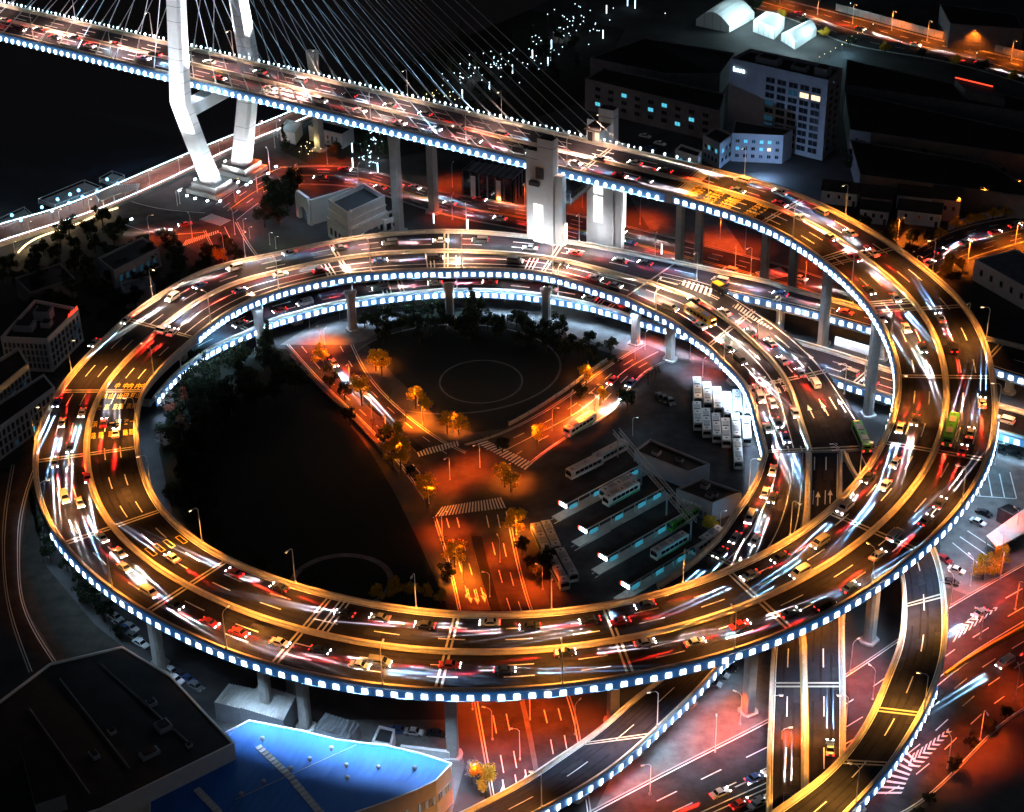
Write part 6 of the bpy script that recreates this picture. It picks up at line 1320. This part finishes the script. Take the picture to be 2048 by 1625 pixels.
# maintenance cushion truck on the gore
TR = empty('crash_truck', at(1436, 582, 13.6), label='dark truck with a yellow crash cushion standing on the striped gore', cat='truck'); t = D_SM.tan(D_SM.at_px(1436, 610)); TR.rotation_euler = (0, 0, math.atan2(t[1], t[0]))
child('body', small('body', 'car_black', [((0, 0, 1.5), 3.4, 2.2, 1.8)]), TR); child('cab', small('cab', 'car_black', [((2.6, 0, 1.3), 1.6, 2.1, 1.8)]), TR); child('cushion', small('cushion', 'car_yellow', [((0, 0, 2.55), 3.3, 2.2, .3), ((-1.9, 0, 1.4), .3, 2.1, 1.2)]), TR)
for x in (-1.2, 2.5):
    for y in (-.95, .95): child('wheel', WHB, TR, (x, y, .5))
# ------------------------------------------------------------------ ground lamps
SOD = (1.0, .075, .004)
def glamp(px, label, group, col=SOD, power=2600, rz=0.0, glass='lamp_orange', kind='SPOT', on=True, scale=.9):
    return lamp_post(at(*px, 0), rz, label, group, col, power * (1.5 if kind == 'SPOT' else 1), glass, kind, on=on, scale=scale, spread=118)
AV = 'lamps along the avenue inside the ring'
for px in ((648, 735), (726, 808), (756, 740), (835, 812), (905, 866), (795, 920), (858, 1008), (1012, 968), (1076, 890), (912, 1130), (1033, 1070), (1176, 765), (1205, 806)): glamp(px, 'orange street lamp half hidden in a yellow tree beside the avenue', AV, (1, .16, .008), 14000, rz=random.uniform(0, 6), scale=.62); light('POINT', 'crown_glow', (1, .32, .02), 2200, at(*px, 0) + ZUP * 5.0, size=.25, key='crownglow')
for px in ((700, 770), (772, 872), (744, 838), (885, 1075), (1000, 1125), (1105, 862), (1142, 832), (640, 692), (960, 935), (1085, 1180), (900, 960), (980, 1195)): glamp(px, 'orange street lamp standing clear of trees beside the roads inside the ring', 'clear lamps inside the ring', (1, .085, .004), 16000, rz=random.uniform(0, 6), scale=.75)
for px in ((925, 1165), (1190, 825), (1165, 850), (845, 850)): glamp(px, 'orange street lamp over a bright pool of light inside the ring', 'bright pool lamps', (1, .2, .01), 26000, rz=random.uniform(0, 6), scale=.6)
RB = 'lamps along the red road behind the ring'
for px in ((598, 372), (655, 330), (718, 378), (905, 375), (1050, 412), (905, 440), (1165, 415), (1100, 470), (1280, 450), (1310, 520), (1470, 540), (1490, 505), (1610, 570), (1640, 530), (1440, 480)): glamp(px, 'orange street lamp beside the red road behind the ring', RB, power=10000, rz=random.choice((1.3, -1.8)))
for px in ((470, 405), (515, 385), (540, 345), (385, 478), (450, 520), (300, 480), (470, 470)): glamp(px, 'orange street lamp at the junction near the pylon', 'lamps at the junction near the pylon', power=11000, rz=random.choice((.3, 2)))
for px in ((1795, 480), (1905, 440), (1955, 420), (2025, 405), (1830, 560), (1935, 525), (2030, 490)): glamp(px, 'orange street lamp beside the right-hand road', 'lamps along the right-hand road', (1, .2, .012), 22000, rz=-1.0)
for px in ((1635, 30), (1705, 48), (1783, 62), (1854, 82), (2022, 122), (1560, 10), (1940, 100)): glamp(px, 'orange street lamp beside the top road', 'lamps along the top road', (1, .2, .012), 14000, rz=-1.2)
for px in ((1700, 1345), (1745, 1400), (1900, 1210), (2000, 1160), (1880, 1330), (1960, 1280), (2030, 1220), (1770, 1480), (1700, 1560), (1480, 1450), (1430, 1505), (1560, 1520), (1300, 1590), (1895, 1538), (1960, 1480), (2030, 1400)): glamp(px, 'orange street lamp beside the big road', 'lamps along the big road', power=11000, rz=random.uniform(0, 6))
for px in ((945, 1420), (985, 1480), (1090, 1395), (1150, 1470), (1040, 1520), (965, 1585), (1060, 1440)): glamp(px, 'orange lamp beside the red road under the bottom bend', 'lamps along the red road at the bottom', power=11000, rz=random.uniform(0, 6))
for px in ((1380, 720), (1440, 740), (1405, 755), (1330, 690), (1270, 720), (1290, 700)): glamp(px, 'red-orange lamp under the second coil by the buses', 'lamps under the second coil', power=8000, rz=1.0, scale=.6)
for px in ((620, 660), (680, 640), (650, 690), (585, 650)): glamp(px, 'orange lamp under the lowest ramp at the top of the avenue', 'lamps under the lowest ramp', (1, .2, .012), 9000, rz=1.0, scale=.55)
for px in ((1940, 1175), (2000, 1130), (2030, 1080)): glamp(px, 'orange lamp beside the blue parking lot', 'lamps by the parking lot', power=2600, rz=2)
# bluish lamps
BL_ = (.35, .7, 1.0)
JG = 'blue-white lamps on the jetties'
mb = MB(); mb.tube([(0, 0, 0), (0, 0, 3.2)], .09, 5); JPM = mb.mesh('pole', ['steel_dark']); mb = MB(); mb.sphere((0, 0, 3.6), .55, 10, 6); JGM = mb.mesh('globe', ['globe_blue'])
for px in ((27, 450), (45, 460), (87, 434), (107, 441), (118, 418), (141, 425), (143, 408), (168, 413), (160, 400), (197, 402), (217, 378), (238, 386)):
    jl = empty('jetty_lamp', at(*px, .8), label='blue-white globe lamp on a river jetty', cat='jetty lamp', group=JG); child('pole', JPM, jl); child('globe', JGM, jl); light('POINT', 'lamp_light', BL_, 700, (0, 0, 3.2), jl, size=.5, key='jetty')
for px in ((1965, 925), (1990, 930)): lamp_post(at(*px, 0), 0, 'cyan-white lamp lighting the blue parking lot', 'lamps of the blue parking lot', (.25, .65, 1.0), 1600, 'lamp_white', 'POINT', scale=.7)
for px in ((1265, 872), (1400, 1012), (1440, 1060)): lamp_post(at(*px, 0), 0, 'cold white lamp beside the depot roof', 'lamps of the depot', (.4, .75, 1.0), 350, 'lamp_white', 'POINT', scale=.6)
for px in ((355, 412), (360, 408)): lamp_post(at(*px, 0), 0, 'white lamp on the dark island near the pylon', 'lamps on the pylon island', (.8, .95, 1.0), 300, 'lamp_white', 'POINT', scale=.6)
for px in ((550, 296), (555, 275)): lamp_post(at(*px, 0), 0, 'cold white lamp beside the far pylon leg', 'lamps by the far pylon leg', (.5, .85, 1.0), 500, 'lamp_white', 'POINT', scale=.7)
for px in ((300, 372), (360, 345), (440, 312), (520, 272)): lamp_post(at(*px, 1.2), 0, 'pinkish lamp standing on the promenade', 'lamps on the promenade', (1.0, .5, .4), 2000, 'lamp_warm', 'POINT', scale=.6)
for px in ((60, 470), (120, 445), (180, 425)): lamp_post(at(*px, 1.2), 0, 'warm lamp at the lower end of the promenade', 'lamps at the lower promenade', (1.0, .75, .5), 900, 'lamp_warm', 'POINT', scale=.5)
for px in ((30, 505), (110, 470), (190, 440)): lamp_post(at(*px, 0), 0, 'golden lamp along the bank below the promenade', 'lamps on the bank', (1.0, .6, .2), 700, 'lamp_warm', 'POINT', scale=.4)
# tiny garden lamps and glowing columns of the riverside park
mb = MB(); mb.tube([(0, 0, 0), (0, 0, 2.6)], .08, 5, 0); mb.sphere((0, 0, 2.9), .2, 8, 5, 1); GLM = {'w': mb.mesh('garden_lamp', ['steel_dark', 'dot_white'])}
mb = MB(); mb.tube([(0, 0, 0), (0, 0, 2.6)], .08, 5, 0); mb.sphere((0, 0, 2.9), .19, 8, 5, 1); GLM['y'] = mb.mesh('garden_lamp', ['steel_dark', 'dot_warm'])
mb = MB(); mb.tube([(0, 0, 0), (0, 0, .6)], .35, 8, 0); mb.tube([(0, 0, .6), (0, 0, 4.2)], .22, 8, 1); LCM = mb.mesh('light_column', ['steel_dark', 'dot_white'])
def dots(pxs, k, label, group):
    for x, y in pxs:
        o = bpy.data.objects.new('garden_lamp', GLM[k]); COL.objects.link(o); o.location = tuple(at(x, y, 0)); tag(o, label, 'garden lamp', group)
r = np.random.default_rng(4)
def band(a, b, n, jx, jy): return [(a[0] + (b[0] - a[0]) * t + r.normal() * jx, a[1] + (b[1] - a[1]) * t + r.normal() * jy) for t in r.uniform(0, 1, n)]
dots(band((880, 185), (1000, 120), 46, 14, 12), 'w', 'tiny white lamp in the riverside park above the bridge', 'garden lamps above the bridge')
dots(band((1060, 120), (1190, 20), 60, 26, 22), 'w', 'tiny white lamp in the far corner of the riverside park', 'garden lamps in the far park')
dots(band((980, 160), (1120, 110), 30, 16, 10), 'w', 'tiny white lamp in the riverside park above the bridge', 'garden lamps above the bridge')
dots(band((735, 345), (755, 285), 34, 11, 12), 'w', 'tiny white lamp in the lit grove below the bridge', 'garden lamps in the grove')
dots(band((612, 315), (645, 300), 14, 12, 10), 'y', 'tiny golden lamp in the grove beside the boathouse', 'golden lamps by the boathouse')
dots(band((850, 200), (900, 210), 14, 14, 5), 'y', 'tiny warm lamp just above the far bridge lamps', 'warm lamps above the bridge')
dots([(1260, 8), (1330, 40), (1640, 5), (1745, 62), (1905, 88), (1990, 100), (1460, 160), (1700, 20), (1880, 45), (1952, 120)], 'w', 'tiny white lamp among the dark halls at the top right', 'garden lamps at the top right')
dots([(1638, 128), (1648, 122), (1660, 117), (1670, 110), (1683, 103), (1692, 95), (1703, 86), (1714, 80), (1724, 78), (1802, 98), (1820, 103), (1840, 108)], 'y', 'tiny golden lamp in the row behind the office tower', 'golden lamps behind the office tower')
for px in ((705, 308), (706, 338), (756, 348), (1103, 100), (1096, 135), (1025, 150), (1065, 120), (925, 200), (979, 185), (1206, 80), (1213, 30), (1255, 15), (868, 450), (936, 462), (1323, 512), (1270, 20)):
    o = bpy.data.objects.new('light_column', LCM); COL.objects.link(o); o.location = tuple(at(*px, 0)); tag(o, 'glowing white light column standing in the park', 'light column', 'glowing light columns')
for px, col, e in (((1690, 110), (.4, .8, 1), 2200), ((1665, 125), (.4, .8, 1), 900), ((745, 320), (.75, .88, 1), 700), ((628, 305), (1, .75, .3), 400), ((940, 160), (.7, .85, 1), 900), ((1120, 80), (.7, .85, 1), 900), ((850, 215), (.8, .7, .6), 500), ((1430, 330), (.5, .75, 1), 1200), ((1530, 360), (.35, .58, 1), 9500)): light('POINT', 'park_glow', col, e, at(*px, 0) + ZUP * (4 if e < 10000 else 22), size=.4)  # bare fill points; the last is added to brighten the office facade
# blue-white blaze at the works yard by the junction
for px in ((488, 462), (500, 478), (540, 490), (552, 498)): lamp_post(at(*px, 0), 0, 'dazzling work lamp in the yard beside the second coil', 'work lamps in the yard', (.4, .75, 1.0) if px[0] < 520 else (.8, 1, .7), 400, 'lamp_white', 'POINT', scale=.45)

# streak of golden light on the bank, built as an added glowing rail
r = empty('gold_streak', at(140, 455, 0), label='golden streak of light curving along the bank, shaped as a rail', cat='light streak'); c0 = at(140, 455, 0)
A = smooth_line([at(*p, 1.0) - c0 for p in ((36, 506), (52, 490), (80, 474), (120, 460), (160, 446), (200, 428), (236, 416))], 2.0)
mb = MB(); mb.tube(list(A), .28, 5); mb.build('light_line', 'dot_warm', r)
mb = MB()
for p in A[::2]: mb.box(p * [1, 1, 0], .15, .15, 1.0)
mb.build('post', 'steel', r, kind='stuff')  # posts of the added rail that shapes the light streak
for p in A[2::8]: light('POINT', 'rail_glow', (1, .7, .35), 500, p + c0 + ZUP * 1.2, size=.3, key='streakglow')  # added glow points along the light streak
# ------------------------------------------------------------------ labels that single things out
ORD = 'leftmost second third fourth fifth sixth seventh eighth ninth tenth eleventh twelfth thirteenth fourteenth fifteenth sixteenth seventeenth eighteenth nineteenth twentieth'.split()
bpy.context.view_layer.update()
SAME = {}
for o in SC.objects:
    if o.parent is None and 'label' in o: SAME.setdefault(o['label'], []).append(o)
for lb, os_ in SAME.items():
    if 1 < len(os_) <= 20:
        os_.sort(key=lambda o: pj(o.matrix_world.translation)[0])
        for i, o in enumerate(os_): o['label'] = lb + (', leftmost' if i == 0 else ', rightmost' if i == len(os_) - 1 else ', %s from left' % ORD[i])
